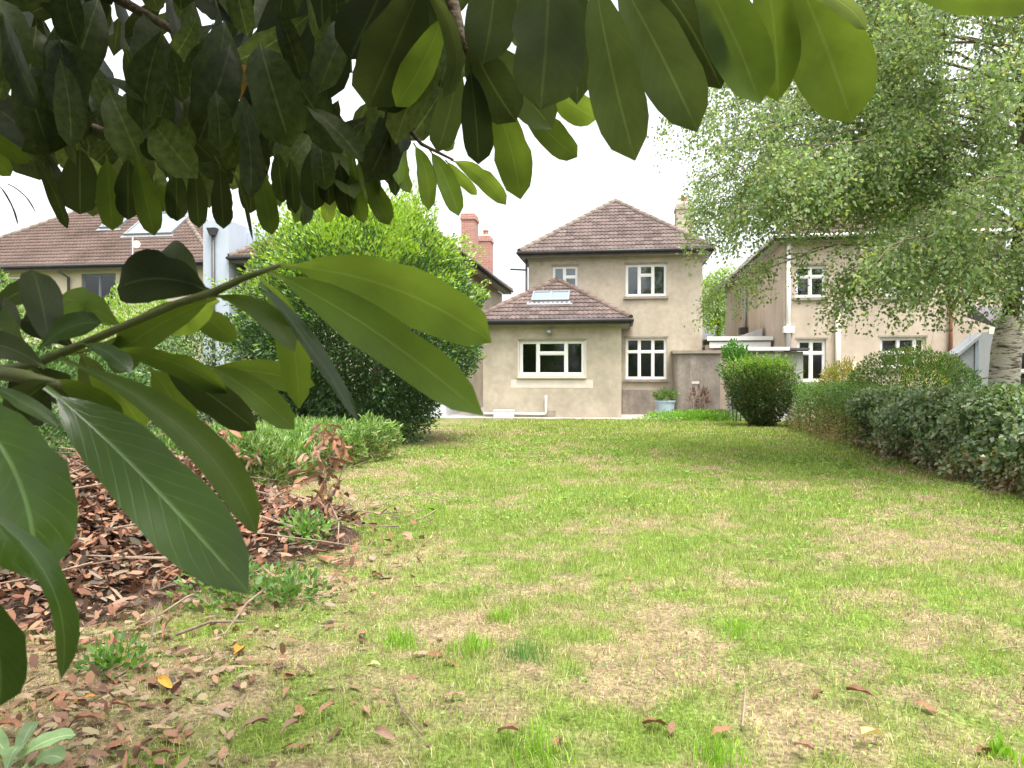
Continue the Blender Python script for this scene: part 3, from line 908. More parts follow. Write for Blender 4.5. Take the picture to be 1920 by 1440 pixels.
MB()._add([(s0, 19, -.02), (s1, 19, -.02), (s1, 19, zh), (s0, 19, zl), (s0, 19.5, -.02), (s1, 19.5, -.02), (s1, 19.5, zh), (s0, 19.5, zl)],
          [(0,1,2,3), (1,5,6,2), (5,4,7,6), (4,0,3,7), (3,2,6,7)]).build('wall', MT['shedgrey'], ws)
dz = .05
MB()._add([(s0 - .1, 18.9, zl - .08 + .02), (s1 + .06, 18.9, zh + .06), (s1 + .06, 18.9, zh + .14), (s0 - .1, 18.9, zl + .02), (s0 - .1, 19.55, zl - .06), (s1 + .06, 19.55, zh + .06), (s1 + .06, 19.55, zh + .14), (s0 - .1, 19.55, zl + .02)],
          [(0,1,2,3), (1,5,6,2), (5,4,7,6), (4,0,3,7), (3,2,6,7), (0,4,5,1)]).build('roof', MT['shedgrey'], ws)
MB().box(s1 - .07, s1 + .012, 18.97, 18.998, 0, zh - .02).build('corner_post', MT['greyframe'], ws)
# ------------------------------------------------------------------ neighbour behind the evergreen
hc = empty('neighbouring_house', (-9.4, 24.6, 0), 'beige house with two red brick chimneys half hidden behind the big round evergreen', 'house')
box_walls(hc, -13.2, -5.78, 24.6, 35.4, 5.3, MT['render'])
hip_roof(hc, -13.6, -5.38, 24.2, 35.8, 5.5, .72, MT['tile2'], MT['hip'], singles=(), ov=.38)
k1 = on_y(881, 400, 28.4); k2 = on_y(911, 437, 31.7)
chimney(hc, k1.x, 28.4, .52, .8, 5.3, k1.z, MT['brick'], 0)
chimney(hc, k2.x, 31.7, .50, .8, 5.3, k2.z - .1, MT['brick'], 1)
MB().box(-7.6, -5.70, 23.6, 26.4, -.02, 2.55).build('porch', MT['white'], hc)

# ------------------------------------------------------------------ long house on the left
ha = empty('long_house', (-20.5, 25.4, 0), 'cream house with long brown tiled roof, skylights and grey framed window', 'house')
YA = 25.4
A1 = wrect(153, 512, 217, 577, YA); A2 = wrect(-20, 518, 46, 575, YA)
box_walls(ha, -26.7, -14.95, YA, 33.4, 5.34, MT['render3'], [A1, A2])
window(ha, *A1, YA, [(1, [1]), (1, [1])], frame=MT['greyframe'], glass=MT['glass'], sill=0, fw=.07)
window(ha, *A2, YA, [(1, [1]), (1, [1])], curtain=True)
hip_roof(ha, -27.0, -14.62, 25.0, 33.8, 5.5, .75, MT['tile2'], MT['hip'], singles=(), ov=.38)
xd = on_y(132, 540, YA).x
pipe(ha, [(xd - .25, YA - .42, 5.3), (xd, YA - .1, 5.05), (xd, YA - .08, .2)], .05, MT['gutter'])
ca2 = .8; sa2 = .6
def roofA(px, py):
    best = min(np.linspace(.2, 5.2, 400), key=lambda s: abs(project([[on_y(px, py, 25 + s*.8).x, 25 + s*.8, 5.5 + s*.6]])[1][0] - py))
    return best
for (x0, y0, x1, y1) in ((258, 403, 345, 442), (200, 412, 236, 430)):
    s0_, s1_ = roofA((x0+x1)/2, y1), roofA((x0+x1)/2, y0)
    sm = (s0_ + s1_) / 2
    xa, xb_ = on_y(x0, (y0+y1)/2, 25 + sm*.8).x, on_y(x1, (y0+y1)/2, 25 + sm*.8).x
    Mk = Matrix(((1, 0, 0, (xa+xb_)/2), (0, .8, -.6, 25 + sm*.8), (0, .6, .8, 5.5 + sm*.6), (0, 0, 0, 1)))
    a, b = (xb_-xa)/2, (s1_-s0_)/2
    q = MB(); q.box(-a, a, -b, -b+.08, .02, .14).box(-a, a, b-.08, b, .02, .14).box(-a, -a+.07, -b+.08, b-.08, .02, .138).box(a-.07, a, -b+.08, b-.08, .02, .138)
    q.box(-a-.1, a+.1, -b-.18, -b-.003, .04, .06)
    kk = q.build('skylight', MT['metal'], ha, world=Mk)
    MB().box(-a+.073, a-.073, -b+.083, b-.083, .07, .10).build('pane', MT['skylight'], kk, world=Mk)
mpt = on_y(249, 500, 24.9); mtop = on_y(247, 445, 24.9)
MB().tube([(mpt.x, 24.9, 5.2), (mpt.x, 24.9, mtop.z)], .025, 6).build('aerial_mast', MT['white'], ha)
dc = on_y(258, 460, 24.85)
MB().tube([(dc.x - .02, 24.88, dc.z), (dc.x + .02, 24.78, dc.z + .02), (dc.x + .03, 24.74, dc.z + .02)], [.03, .13, .14], 16).build('satellite_dish', MT['cream'], ha)
wx0, wx1 = on_y(381, 500, 24.3).x, on_y(429, 500, 24.3).x
MB().box(wx0, wx1, 24.3, 33, -.02, 6.8).build('white_block', MT['bluewhite'], ha)
MB().box(wx1 + .002, wx1 + .9, 25.6, 33, -.02, 6.6).build('white_block', MT['bluewhite'], ha)
hp = on_y(399, 442, 24.2)
pipe(ha, [(hp.x, 24.22, hp.z), (hp.x, 24.22, .3)], .06, MT['gutter'])
MB().frustum(hp.x, 24.18, .08, .08, .17, .12, hp.z, hp.z + .26).build('hopper', MT['gutter'], ha)

# ------------------------------------------------------------------ leaf clouds for shrubs, hedges and trees
def unit(a):
    return a / np.maximum(np.linalg.norm(a, axis=1, keepdims=True), 1e-9)
def rand_dir(n):
    return unit(rng.normal(size=(n, 3)))
def leaf_cloud(name, C, axis, nrm, L, W, col, mat, parent=None, fold=0.12, oval=False):
    n = len(C)
    axis = unit(axis); nrm = unit(nrm - axis * np.sum(nrm * axis, 1, keepdims=True))
    side = np.cross(axis, nrm)
    L = np.broadcast_to(L, n)[:, None]; W = np.broadcast_to(W, n)[:, None]
    if oval:                # rounder, curled six sided leaves
        cu = rng.uniform(-.3, .6, (n, 1)); k1 = rng.uniform(.6, 1.15, (n, 1)); k2 = rng.uniform(.6, 1.15, (n, 1))
        a1, a2 = C + axis * L * .3, C + axis * L * .72 + nrm * L * cu * .25
        V = np.stack([C, a1 + side * W * .42 * k1 + nrm * W * cu * .5, a2 + side * W * .45 * k2 + nrm * W * cu * .5, C + axis * L + nrm * L * cu * .45,
                      a2 - side * W * .45 * k1 + nrm * W * cu * .4, a1 - side * W * .42 * k2 + nrm * W * cu * .4], 1).reshape(-1, 3)
        b = np.arange(n)[:, None] * 6
        Fc = np.concatenate([b + [0, 5, 1], b + [1, 5, 4], b + [1, 4, 2], b + [2, 4, 3]], 0)
        return np_mesh(name, V, Fc, mat, parent, np.repeat(col, 6, 0))
    mid = C + axis * L * 0.48
    V = np.stack([C, mid + side * W / 2 + nrm * W * fold, mid - side * W / 2 + nrm * W * fold, C + axis * L - nrm * L * 0.08], 1).reshape(-1, 3)
    b = np.arange(n)[:, None] * 4
    Fc = np.concatenate([b + [0, 2, 3], b + [0, 3, 1]], 0)
    return np_mesh(name, V, Fc, mat, parent, np.repeat(col, 4, 0))
def pick(cols, n, jitter=0.15, p=None):
    cols = np.array(cols, float)
    k = rng.choice(len(cols), n, p=p)
    c = cols[k] * rng.uniform(1 - jitter, 1 + jitter, (n, 1))
    return np.clip(c * rng.uniform(0.93, 1.07, (n, 3)), 0, 1)

def lobes(k, amp, sharp, seed):
    r = np.random.default_rng(seed)
    D = unit(r.normal(size=(k, 3))); A = r.uniform(-0.5, 1, k) * amp
    def f(d):
        return (np.exp(sharp * (d @ D.T - 1)) * A).sum(1)
    return f

def shrub(name, c, rad, n, L, W, cols, label, cat, mat=None, seed=1, thick=0.35, amp=0.22, k=40, sharp=22, low=0.0, group=None, p=None, stems=5, zmin=0.02, shape=None, up=0.35, topcols=None, wob=0.6, amp2=0.07, lobe_young=1.5, shoots=40, shoot_len=.22):
    """rounded shrub: stems and a crown of leaves spread through a lobed shell"""
    cx, cy, cz = c
    root = empty(name, (cx, cy, 0), label, cat, group)
    f = lobes(k, amp, sharp, seed)
    d = rand_dir(int(n * 1.5))
    f2 = lobes(14, amp2, 6, seed + 100)
    rr_ = (1 - thick * rng.random(len(d)) ** 1.6) * (1 + f(d) + f2(d))
    P = np.array([cx, cy, cz]) + d * np.array(rad) * rr_[:, None]
    if shape is not None:
        P = shape(P)
    keep = P[:, 2] > zmin
    P, d = P[keep][:n], d[keep][:n]
    if shoots:
        ds = rand_dir(shoots); ds[:, 2] = np.abs(ds[:, 2]) * .9 + .1; ds = unit(ds)
        ln_ = rng.uniform(.6, 1.0, shoots) * shoot_len
        st0 = np.array([cx, cy, cz]) + ds * np.array(rad) * (1 + f(ds) + f2(ds))[:, None] * .93
        if shape is not None: st0 = shape(st0)
        gd = unit(ds + np.array([0, 0, .5]) + rng.normal(0, .25, (shoots, 3)))
        q = np.linspace(0, 1, 12)
        Ps = (st0[:, None, :] + gd[:, None, :] * (ln_[:, None] * q)[..., None]).reshape(-1, 3)
        P = np.concatenate([P, Ps]); d = np.concatenate([d, np.repeat(ds, 12, 0)])
    nn = len(P)
    ax = unit(d * 0.8 + rand_dir(nn) * wob + np.array([0, 0, up]))
    nr = unit(d + rand_dir(nn) * 0.8 + np.array([0, 0, .5]))
    col = pick(cols, nn, p=p)
    if topcols is not None:
        # young growth on the upper, outer shoots
        t = np.clip((P[:, 2] - topcols[1]) / topcols[2] + rng.normal(0, .25, nn) + f(d) * lobe_young, 0, 1)
        young = pick(topcols[0], nn)
        col = np.where((rng.random(nn) < t)[:, None], young, col)
    leaf_cloud('crown', P, ax, nr, L * rng.uniform(.7, 1.25, nn), W * rng.uniform(.7, 1.25, nn), col, mat or MT['foliage'], root)
    for i in range(stems):
        a = 2 * math.pi * i / max(stems, 1) + random.random()
        tip = Vector((cx + math.cos(a) * rad[0] * .55, cy + math.sin(a) * rad[1] * .55, cz + rad[2] * random.uniform(.1, .6)))
        b0 = Vector((cx + math.cos(a) * .1, cy + math.sin(a) * .1, -.02))
        m1 = b0.lerp(tip, .5) + Vector((random.uniform(-.1, .1), random.uniform(-.1, .1), .15))
        q = max(rad[2] * .025, .012)
        MB().tube([b0, m1, tip], [q, q * .7, q * .3], 6).build('stem', MT['bark'], root, smooth=True)
    return root

def hedge(name, x0, x1, y0, y1, z1, n, L, W, cols, label, mat=None, seed=1, p=None, cat='hedge', bulge=0.16, thick=0.3, dry=None, group=None, upw=-.1):
    """hedge: leaves in the outer layer of a long uneven block, with inner stems"""
    root = empty(name, ((x0+x1)/2, (y0+y1)/2, 0), label, cat, group)
    A = np.array([(y1-y0)*z1, (y1-y0)*z1, (y1-y0)*(x1-x0), (x1-x0)*z1, (x1-x0)*z1])
    fc = rng.choice(5, n, p=A / A.sum())
    u = rng.random(n); v = rng.random(n)
    X = np.where(fc == 0, x0, np.where(fc == 1, x1, x0 + (x1-x0)*u))
    Y = np.where(fc < 2, y0 + (y1-y0)*u, np.where(fc == 2, y0 + (y1-y0)*v, np.where(fc == 3, y0, y1)))
    Z = np.where(fc == 2, z1, z1 * v)
    Nn = np.array([[-1,0,0],[1,0,0],[0,0,1],[0,-1,0],[0,1,0]], float)[fc]
    P = np.stack([X, Y, Z], 1)
    w_ = Y + Z * 1.3 + X * .7
    disp = bulge * ((fbm(w_, Z + fc * 7.0, 1.3, seed, 3) - .5) * 2.4 + (fbm(Y * 1.0 + X, Z, .30, seed + 3, 2) - .5) * 2.0)
    # rounded shoulders
    sh = np.clip((Z - z1 * .72) / (z1 * .28), 0, 1)
    inw = np.where(fc == 2, 0, sh ** 2 * .16)
    disp = np.where(fc == 2, disp * .45, disp)
    P = P + Nn * (disp - inw - thick * rng.random(n) ** 1.7)[:, None]
    edge_d = np.minimum(P[:, 0] - x0, x1 - P[:, 0])
    P[:, 2] -= np.where(fc == 2, np.clip(.25 - edge_d, 0, .3) * .6, 0)
    keep = P[:, 2] > 0.01
    P, Nn = P[keep], Nn[keep]; nn = len(P)
    ax = unit(Nn * .5 + rand_dir(nn) * .8 + np.array([0, 0, upw]))
    nr = unit(Nn + rand_dir(nn) * .7 + np.array([0, 0, .5]))
    col = pick(cols, nn, p=p)
    # drifts of one colour
    t = fbm(P[:, 1] + P[:, 0] * .6, P[:, 2] * 1.5, .8, seed + 9, 3)
    col = col * (0.75 + 0.55 * t)[:, None]
    if dry is not None:
        k = rng.random(nn) < np.clip((dry[1] - P[:, 2]) / dry[1], 0, 1) * dry[2] * (fbm(P[:, 1], P[:, 2], .9, seed + 20, 2) * 2)
        col = np.where(k[:, None], pick(dry[0], nn), col)
    leaf_cloud('crown', P, ax, nr, L * rng.uniform(.65, 1.3, nn), W * rng.uniform(.65, 1.3, nn), col, mat or MT['foliage'], root)
    st_ = MB()
    for i in range(int((y1 - y0) * 5)):
        y = random.uniform(y0 + .1, y1 - .1); x = random.uniform(x0 + .25, x1 - .25)
        st_.tube([(x, y, -.02), (x + random.uniform(-.1, .1), y + random.uniform(-.1, .1), z1 * .45), (x + random.uniform(-.25, .25), y + random.uniform(-.3, .3), z1 * .85)], [.018, .012, .005], 5)
    tag(st_.build('stems', MT['bark'], root), kind='stuff')
    return root

# big round evergreen on the left
def ev_shape(P):
    # narrower skirt below the overhanging dome
    z = P[:, 2]
    k = np.clip((2.0 - z) / 2.0, 0, 1)
    s = 1 - .30 * k
    q = P.copy()
    q[:, 0] = -5.3 + (P[:, 0] + 5.3) * s
    q[:, 1] = 14.5 + (P[:, 1] - 14.5) * s
    return q
YOUNG = [(0.26, 0.37, 0.045), (0.20, 0.32, 0.04), (0.31, 0.40, 0.07)]
shrub('evergreen_shrub', (-5.3, 14.5, 2.35), (2.2, 2.2, 2.35), 95000, .10, .042,
      [(0.060, 0.118, 0.042), (0.085, 0.155, 0.052), (0.050, 0.092, 0.036)], 'huge rounded evergreen shrub with bright lime growth over a dark skirt', 'shrub',
      MT['gloss'], seed=4, thick=.36, amp=.24, k=460, sharp=260, lobe_young=4.0, shoots=220, shoot_len=.4, shape=ev_shape, stems=7, topcols=(YOUNG, 2.7, 2.0), amp2=.10)  # lime lobe tips are young growth; dark gaps put shade into leaf colour
# low leafy hedge in front of it
hedge('low_hedge', -5.6, -3.85, 7.6, 11.7, .60, 26000, .12, .022, [(0.12, 0.21, 0.05), (0.18, 0.27, 0.07), (0.07, 0.13, 0.035), (0.24, 0.30, 0.12)],
      'low loose light green hedge in front of the round evergreen', seed=3, upw=.7, bulge=.32, dry=([(0.22, .16, .09), (.16, .11, .06)], .45, .5))
VAR = [(0.05, 0.10, 0.035), (0.09, 0.15, 0.055), (0.20, 0.26, 0.13), (0.03, 0.06, 0.025)]
shrub('variegated_shrub', (-8.6, 15.0, 1.25), (1.9, 1.5, 1.35), 16000, .08, .04, VAR, 'dark variegated shrub left of the round evergreen', 'shrub', MT['gloss'], seed=8, amp=.15)
shrub('spreading_shrub', (-9.2, 10.2, .75), (2.2, 1.8, .95), 16000, .08, .035, [(0.06, .12, .035), (.12, .19, .06), (.03, .06, .02)], 'spreading green shrub beyond the low hedge', 'shrub', seed=9, amp=.2)
shrub('lime_shrub', (-14.6, 20.5, 1.7), (1.7, 1.4, 1.9), 9000, .12, .06, [(0.22, .32, .06), (.14, .24, .05), (.30, .38, .10)], 'lime green shrub under the grey framed window', 'shrub', seed=10, amp=.25)
shrub('climber_shrub', (-17.6, 18.3, 2.0), (1.8, 1.5, 2.1), 9000, .12, .06, [(0.16, .26, .06), (.08, .15, .04), (.28, .34, .14)], 'tall pale green shrub in front of the white curtained window', 'shrub', seed=12, amp=.25)
shrub('garden_shrub', (-12.3, 15.5, .9), (1.9, 1.4, 1.1), 9000, .09, .045, VAR, 'broad dark shrub between the lime shrub and the variegated one', 'shrub', seed=13, amp=.2)

# right side hedges
IVY = [(0.13, 0.19, 0.10), (0.17, 0.225, 0.115), (0.26, 0.30, 0.18), (0.40, 0.43, 0.32), (0.07, 0.11, 0.06)]
hedge('ivy_hedge', 4.3, 5.45, 3.2, 14.6, 1.08, 66000, .070, .060, IVY, 'long ivy covered hedge in front of the birch trunk', MT['gloss'], seed=5, p=[.3, .3, .2, .07, .13],
      bulge=.30, dry=([(0.28, .19, .11), (.20, .12, .07), (.34, .25, .15)], .55, .55))
hedge('privet_hedge', 4.2, 5.3, 14.5, 20.6, 1.12, 24000, .055, .03, [(0.10, .17, .05), (.15, .22, .07), (.06, .11, .035)], 'pale green hedge with brown base between the ivy and the clipped bush', seed=6,
      bulge=.16, dry=([(0.36, .22, .13), (.28, .17, .10), (.42, .30, .19)], .75, .9))
# clipped bush, top heavy
def vase(P):
    q = P.copy(); k = np.clip((1.15 - P[:, 2]) / 1.15, 0, 1); s = 1 - .38 * k
    q[:, 0] = 3.58 + (P[:, 0] - 3.58) * s; q[:, 1] = 20.3 + (P[:, 1] - 20.3) * s
    q[:, 2] = np.minimum(P[:, 2], 1.64 + .06 * rng.normal(size=len(P)))
    return q
shrub('clipped_bush', (3.58, 20.3, .98), (.88, .8, 1.08), 27000, .06, .032, [(0.05, .10, .032), (.075, .16, .045), (.035, .07, .025), (.16, .11, .06)], 'top heavy clipped bush with bare brown stems at the end of the lawn', 'bush',
      seed=14, thick=.75, amp=.22, k=90, sharp=60, amp2=.2, shoots=110, shoot_len=.3, shape=vase, stems=12, topcols=([(0.16, .26, .05), (.20, .30, .06)], 1.35, .5))
# mounded and orange shrubs behind the hedge
shrub('mounded_shrub', (5.9, 16.3, .75), (1.25, 1.1, 1.12), 17000, .06, .025, [(0.065, .125, .035), (.095, .165, .042), (.045, .085, .028)], 'low mounded green shrub with rusty top behind the ivy hedge', 'shrub', seed=15, amp=.14, k=70, sharp=40,
      topcols=([(.17, .13, .055), (.12, .165, .05), (.10, .17, .042)], 1.2, .9))
shrub('orange_shrub', (4.95, 18.0, .8), (.55, .6, .78), 6000, .06, .025, [(0.30, .22, .04), (.18, .22, .04), (.34, .20, .035), (.12, .18, .04)], 'small orange tinged shrub between the hedge and the mounded shrub', 'shrub', seed=16, amp=.25)
shrub('yellow_shrub', (6.6, 17.6, .8), (.5, .5, .95), 4000, .06, .025, [(0.34, .30, .04), (.22, .26, .04), (.12, .18, .04)], 'yellowish shrub behind the mounded shrub by the garden shed', 'shrub', seed=17, amp=.25)
shrub('wall_climber', (3.25, 22.05, 1.6), (.30, .2, .62), 2200, .08, .05, [(0.07, .17, .04), (.10, .22, .05)], 'bright green climber on the lean-to above the clipped bush', 'climber', seed=18, amp=.5, amp2=.4, thick=.8, stems=3)
shrub('purple_weed', (2.35, 24.1, .42), (.28, .18, .40), 260, .08, .025, [(0.16, .075, .085), (.22, .11, .10), (.10, .07, .05)], 'purple brown weed growing against the coal shed', 'weed', seed=19, amp=.3, stems=7, thick=.9)
shrub('pot_plant', (pp.x, 24.2, .62), (.26, .22, .12), 500, .09, .045, [(0.15, .22, .09), (.10, .17, .06), (.22, .26, .14)], 'low green plant growing in the pale blue pot', 'plant', seed=20, stems=3, zmin=.5)
shrub('lawn_edge_weeds', (2.3, 22.6, .08), (1.6, .55, .22), 4500, .09, .03, [(0.16, .30, .04), (.22, .36, .06), (.12, .24, .04)], 'bright green weeds where the lawn meets the coal shed paving', 'weed', seed=21, stems=0, thick=.95, amp=.3, shoots=0)

# far trees between the houses
def simple_tree(name, x, y, h, rad, n, L, cols, label, seed):
    root = empty(name, (x, y, 0), label, 'tree')
    MB().tube([(x, y, -.05), (x + .1, y, h * .4), (x, y + .1, h * .8)], [.22, .15, .05], 8).build('trunk', MT['bark'], root, smooth=True)
    f = lobes(60, .35, 18, seed)
    d = rand_dir(n)
    P = np.array([x, y, h - rad[2]]) + d * np.array(rad) * ((1 - .6 * rng.random(n) ** 1.5) * (1 + f(d)))[:, None]
    leaf_cloud('crown', P, unit(rand_dir(n) + [0, 0, -.3]), unit(d + rand_dir(n) * .7), L * rng.uniform(.7, 1.3, n), L * .6 * rng.uniform(.7, 1.3, n), pick(cols, n), MT['foliage'], root)
    return root
simple_tree('street_tree', 5.15, 42.0, 7.0, (1.15, 1.3, 1.6), 4500, .16, [(0.20, .28, .05), (.26, .33, .06), (.13, .22, .04)], 'yellow green tree beyond the gap between the two beige houses', 31)
simple_tree('dark_conifer', 4.4, 55.0, 4.3, (.8, .8, 1.9), 3500, .18, [(0.03, .06, .035), (.04, .08, .04)], 'small dark conifer far off in the gap between the houses', 32)

# ------------------------------------------------------------------ the birch
bx, by = 5.62, 12.0
birch = empty('birch_tree', (bx, by, 0), 'silver birch with weeping branches and pale trunk behind the ivy hedge', 'tree')
tp = [(bx, by, -.05), (bx + .02, by, .4), (bx - .02, by, 1.1), (bx + .03, by + .02, 1.75), (bx + .10, by + .05, 2.2)]
MB().tube(tp, [.28, .225, .205, .20, .17], 16).build('trunk', MT['birch'], birch, smooth=True)
tp2 = [(bx + .09, by + .05, 2.12), (bx + .14, by + .05, 3.0), (bx + .30, by, 3.8), (bx + .2, by - .1, 5.2), (bx + .3, by, 6.8), (bx + .2, by, 8.6), (bx + .1, by, 10.2)]
MB().tube(tp2, [.115, .10, .105, .09, .07, .04, .015], 10).build('upper_trunk', MT['bark'], birch, smooth=True)
LP, LA = [], []
limbs = MB()
def along(pts, t):
    n = len(pts) - 1; k = min(int(t * n), n - 1); return pts[k].lerp(pts[k+1], t * n - k)
specs = []
r_ = random.Random(5)
for i in range(30):
    zb = 2.5 + 6.2 * (i / 29) ** .9
    az = i * 2.4 + r_.uniform(-.3, .3)
    ln = (4.3 - 2.3 * max(0, (zb - 5.2) / 4.4)) * r_.uniform(.75, 1.08)
    specs.append((zb, az, ln))
for az, zb, ln in ((3.05, 3.6, 4.9), (3.3, 4.3, 4.6), (3.0, 5.2, 4.8), (3.35, 5.9, 4.3), (2.7, 4.6, 4.6), (3.7, 3.7, 4.4), (3.9, 2.6, 3.6), (4.2, 3.3, 3.4), (3.6, 4.9, 4.2), (3.15, 6.6, 4.2), (2.8, 6.2, 4.3)):
    specs.append((zb, az, ln))
for i in range(18):
    specs.append((4.6 + i * .25, 2.4 * i + .7, r_.uniform(3.0, 4.6)))
for az, zb, ln in ((3.6, 2.5, 2.9), (4.1, 2.5, 2.6), (4.6, 2.6, 2.8), (5.0, 2.8, 2.4), (3.85, 2.9, 3.1), (3.25, 3.5, 4.0), (3.45, 4.0, 3.6), (2.95, 4.3, 3.9), (3.3, 4.9, 3.6), (3.6, 4.4, 3.2), (3.1, 5.6, 3.8)):
    specs.append((zb, az, ln))
specs += [(3.9, 3.05, 3.7), (4.1, 3.3, 3.4), (4.0, 2.85, 3.6), (4.3, 3.15, 3.0), (3.8, 3.55, 3.5)]
for zb, az, ln in specs:
    d = Vector((math.cos(az), math.sin(az), 0))
    base = Vector((bx + .18, by, zb))
    s = d.cross(Vector((0, 0, 1)))
    pts = []
    for k in range(8):
        t = k / 7
        h = ln * (.55 * t - .48 * t * t) + r_.uniform(-.08, .08)
        pts.append(base + d * (ln * t) + s * (r_.uniform(-.12, .12) * ln * .25 * t) + Vector((0, 0, h)))
    limbs.tube(pts, [.022 * (1 - .85 * k / 7) + .004 for k in range(8)], 6)
    for j in range(15):
        t = r_.uniform(.22, 1.0)
        p = along(pts, t)
        a2 = az + r_.uniform(-1.5, 1.5)
        l2 = r_.uniform(.4, 1.15) * (1.15 - .4 * t)
        d2 = Vector((math.cos(a2), math.sin(a2), r_.uniform(-.1, .5)))
        sub = [p + d2 * (l2 * q) - Vector((0, 0, .35 * l2 * q * q)) for q in (0, .35, .7, 1)]
        limbs.tube(sub, [.012, .008, .005, .003], 4, False)
        for m_ in range(4):
            p3 = along(sub, r_.uniform(.3, 1.0))
            a3 = a2 + r_.uniform(-1.2, 1.2)
            l3 = r_.uniform(.3, .95)
            d3 = Vector((math.cos(a3) * .55, math.sin(a3) * .55, 0))
            tw = [p3 + d3 * (l3 * q * (1 - .35 * q)) - Vector((0, 0, l3 * (.25 * q + .65 * q * q))) for q in (0, .33, .66, 1)]
            if r_.random() < .5: limbs.tube(tw, [.003, .0025, .002, .0015], 3, False)
            nlv = int(l3 * 27)
            for q in np.linspace(.02, 1, nlv):
                c = along(tw, q)
                LP.append(tuple(c)); LA.append((d3.x * .4, d3.y * .4, -.6))
limbs.build('limb', MT['limbbark'], birch)
LP = np.array(LP); LA = np.array(LA)
LP = np.repeat(LP, 4, 0); LA = np.repeat(LA, 4, 0)
keepb = rng.random(len(LP)) < .66
LP, LA = LP[keepb], LA[keepb]
nn = len(LP)
LP = LP + rng.normal(0, .07, (nn, 3)); 
clear = LP[:, 2] > 1.95
LP, LA = LP[clear], LA[clear]; nn = len(LP)
bc = pick([(0.20, .27, .12), (.255, .325, .16), (.35, .41, .24), (.13, .18, .08), (.42, .42, .14)], nn, p=[.3, .3, .2, .15, .05])
leaf_cloud('crown', LP, unit(LA + rand_dir(nn) * .7), rand_dir(nn) + np.array([0, -.2, .4]),   .062 * rng.uniform(.6, 1.25, nn), .046 * rng.uniform(.6, 1.25, nn), bc, MT['birchleaf'], birch)
print('birch leaves', nn)

# ------------------------------------------------------------------ the overhanging laurel
LT = Vector((-1.75, -.15, 0))
laurel = empty('laurel_tree', LT, 'glossy large leaved laurel whose branches hang close over the lawn', 'tree')
MB().tube([LT + Vector((0, 0, -.05)), LT + Vector((.05, .05, .6)), LT + Vector((.15, .1, 1.3)), LT + Vector((.1, .05, 2.3)), LT + Vector((.2, -.2, 3.6)), LT + Vector((.3, -.5, 5))], [.11, .09, .075, .06, .05, .03], 10).build('trunk', MT['bark'], laurel, smooth=True)

def leaf_geo(base, ctrl, tip, width, nhint, fold=.12, wav=.03, seed=0, nv=13, curl=0.0):
    base, ctrl, tip, nhint = map(Vector, (base, ctrl, tip, nhint))
    us = (-1, -.55, 0, .55, 1)
    V, uv, Fc = [], [], []
    ts = [0, .035, .075] + [.075 + .925 * (k / (nv - 3)) ** .95 for k in range(1, nv - 2)]
    r2 = random.Random(seed)
    ph = r2.uniform(0, 6)
    edge_l = [r2.gauss(0, .05) for _ in range(10)]; edge_r = [r2.gauss(0, .05) for _ in range(10)]
    if r2.random() < .3: (edge_l if r2.random() < .5 else edge_r)[r2.randrange(4, 8)] = -.2
    L = (tip - base).length
    for t in ts:
        p = base * (1 - t) ** 2 + ctrl * (2 * t * (1 - t)) + tip * t * t
        tg = ((ctrl - base) * (1 - t) + (tip - ctrl) * t).normalized()
        sd = tg.cross(nhint).normalized(); nm = sd.cross(tg)
        s = max(0, (t - .07) / .93)
        pr = (s ** .72) * max(1 - s, 0) ** .46 / 0.555
        if t > .9: pr *= 1 - .25 * ((t - .9) / .1)
        wd_ = max(width * .5 * pr, .0016 if t < .5 else .0004)
        for u in us:
            irr = 1 + float(np.interp(t * 9, range(10), edge_l if u < 0 else edge_r)) * (1 if abs(u) > .9 else .6)
            off = fold * abs(u) * wd_ * 2 + wav * width * math.sin(ph + t * 13 + (2 if u > 0 else 0)) * abs(u) ** 2 * (1 if s > 0 else 0) - curl * width * u * u * s
            V.append(p + sd * (u * wd_ * irr) + nm * off)
            uv.append((.5 + u * .5 * (1 if s > .02 else .05), t))
    m = len(us)
    for i in range(len(ts) - 1):
        for j in range(m - 1):
            Fc.append((i*m + j, i*m + j + 1, (i+1)*m + j + 1, (i+1)*m + j))
    return V, Fc, uv
def leaf_obj(name, geo, mat, parent, world=None):
    V, Fc, uv = geo
    me = bpy.data.meshes.new(name)
    me.from_pydata([tuple(v) for v in V], [], Fc)
    ul = me.uv_layers.new(name='UVMap')
    li = np.empty(len(me.loops), dtype=np.int32); me.loops.foreach_get('vertex_index', li)
    ul.data.foreach_set('uv', np.array(uv, dtype=np.float32)[li].ravel())
    me.polygons.foreach_set('use_smooth', [True] * len(me.polygons))
    me.update(); me.materials.append(mat)
    return place(bpy.data.objects.new(name, me), parent, world)

NLEAF = 0
def hand_leaf(branch, b, t, wpx, d0, d1, mat='laurel', c=None, roll=0, tiltup=0.0, fold=.10, dc=None, wav=.03, curl=0.0):
    """leaf with base and tip seen at photo pixels b and t, depths d0, d1; faces the viewer, rolled about its axis"""
    global NLEAF
    NLEAF += 1
    B, T = pt(*b, d0), pt(*t, d1)
    C = pt(*(c or ((b[0]+t[0])/2, (b[1]+t[1])/2)), dc if dc else (d0 + d1) / 2)
    ax = (T - B).normalized()
    n = (CAM - (B + T) / 2).normalized() + Vector((0, 0, tiltup))
    n = (n - ax * n.dot(ax)).normalized()
    n = Matrix.Rotation(R(roll), 3, ax) @ n
    wm = wpx / F * (d0 + d1) / 2
    return leaf_obj('leaf', leaf_geo(B, C, T, wm, n, fold, wav, NLEAF, curl=curl), MT[mat], branch)

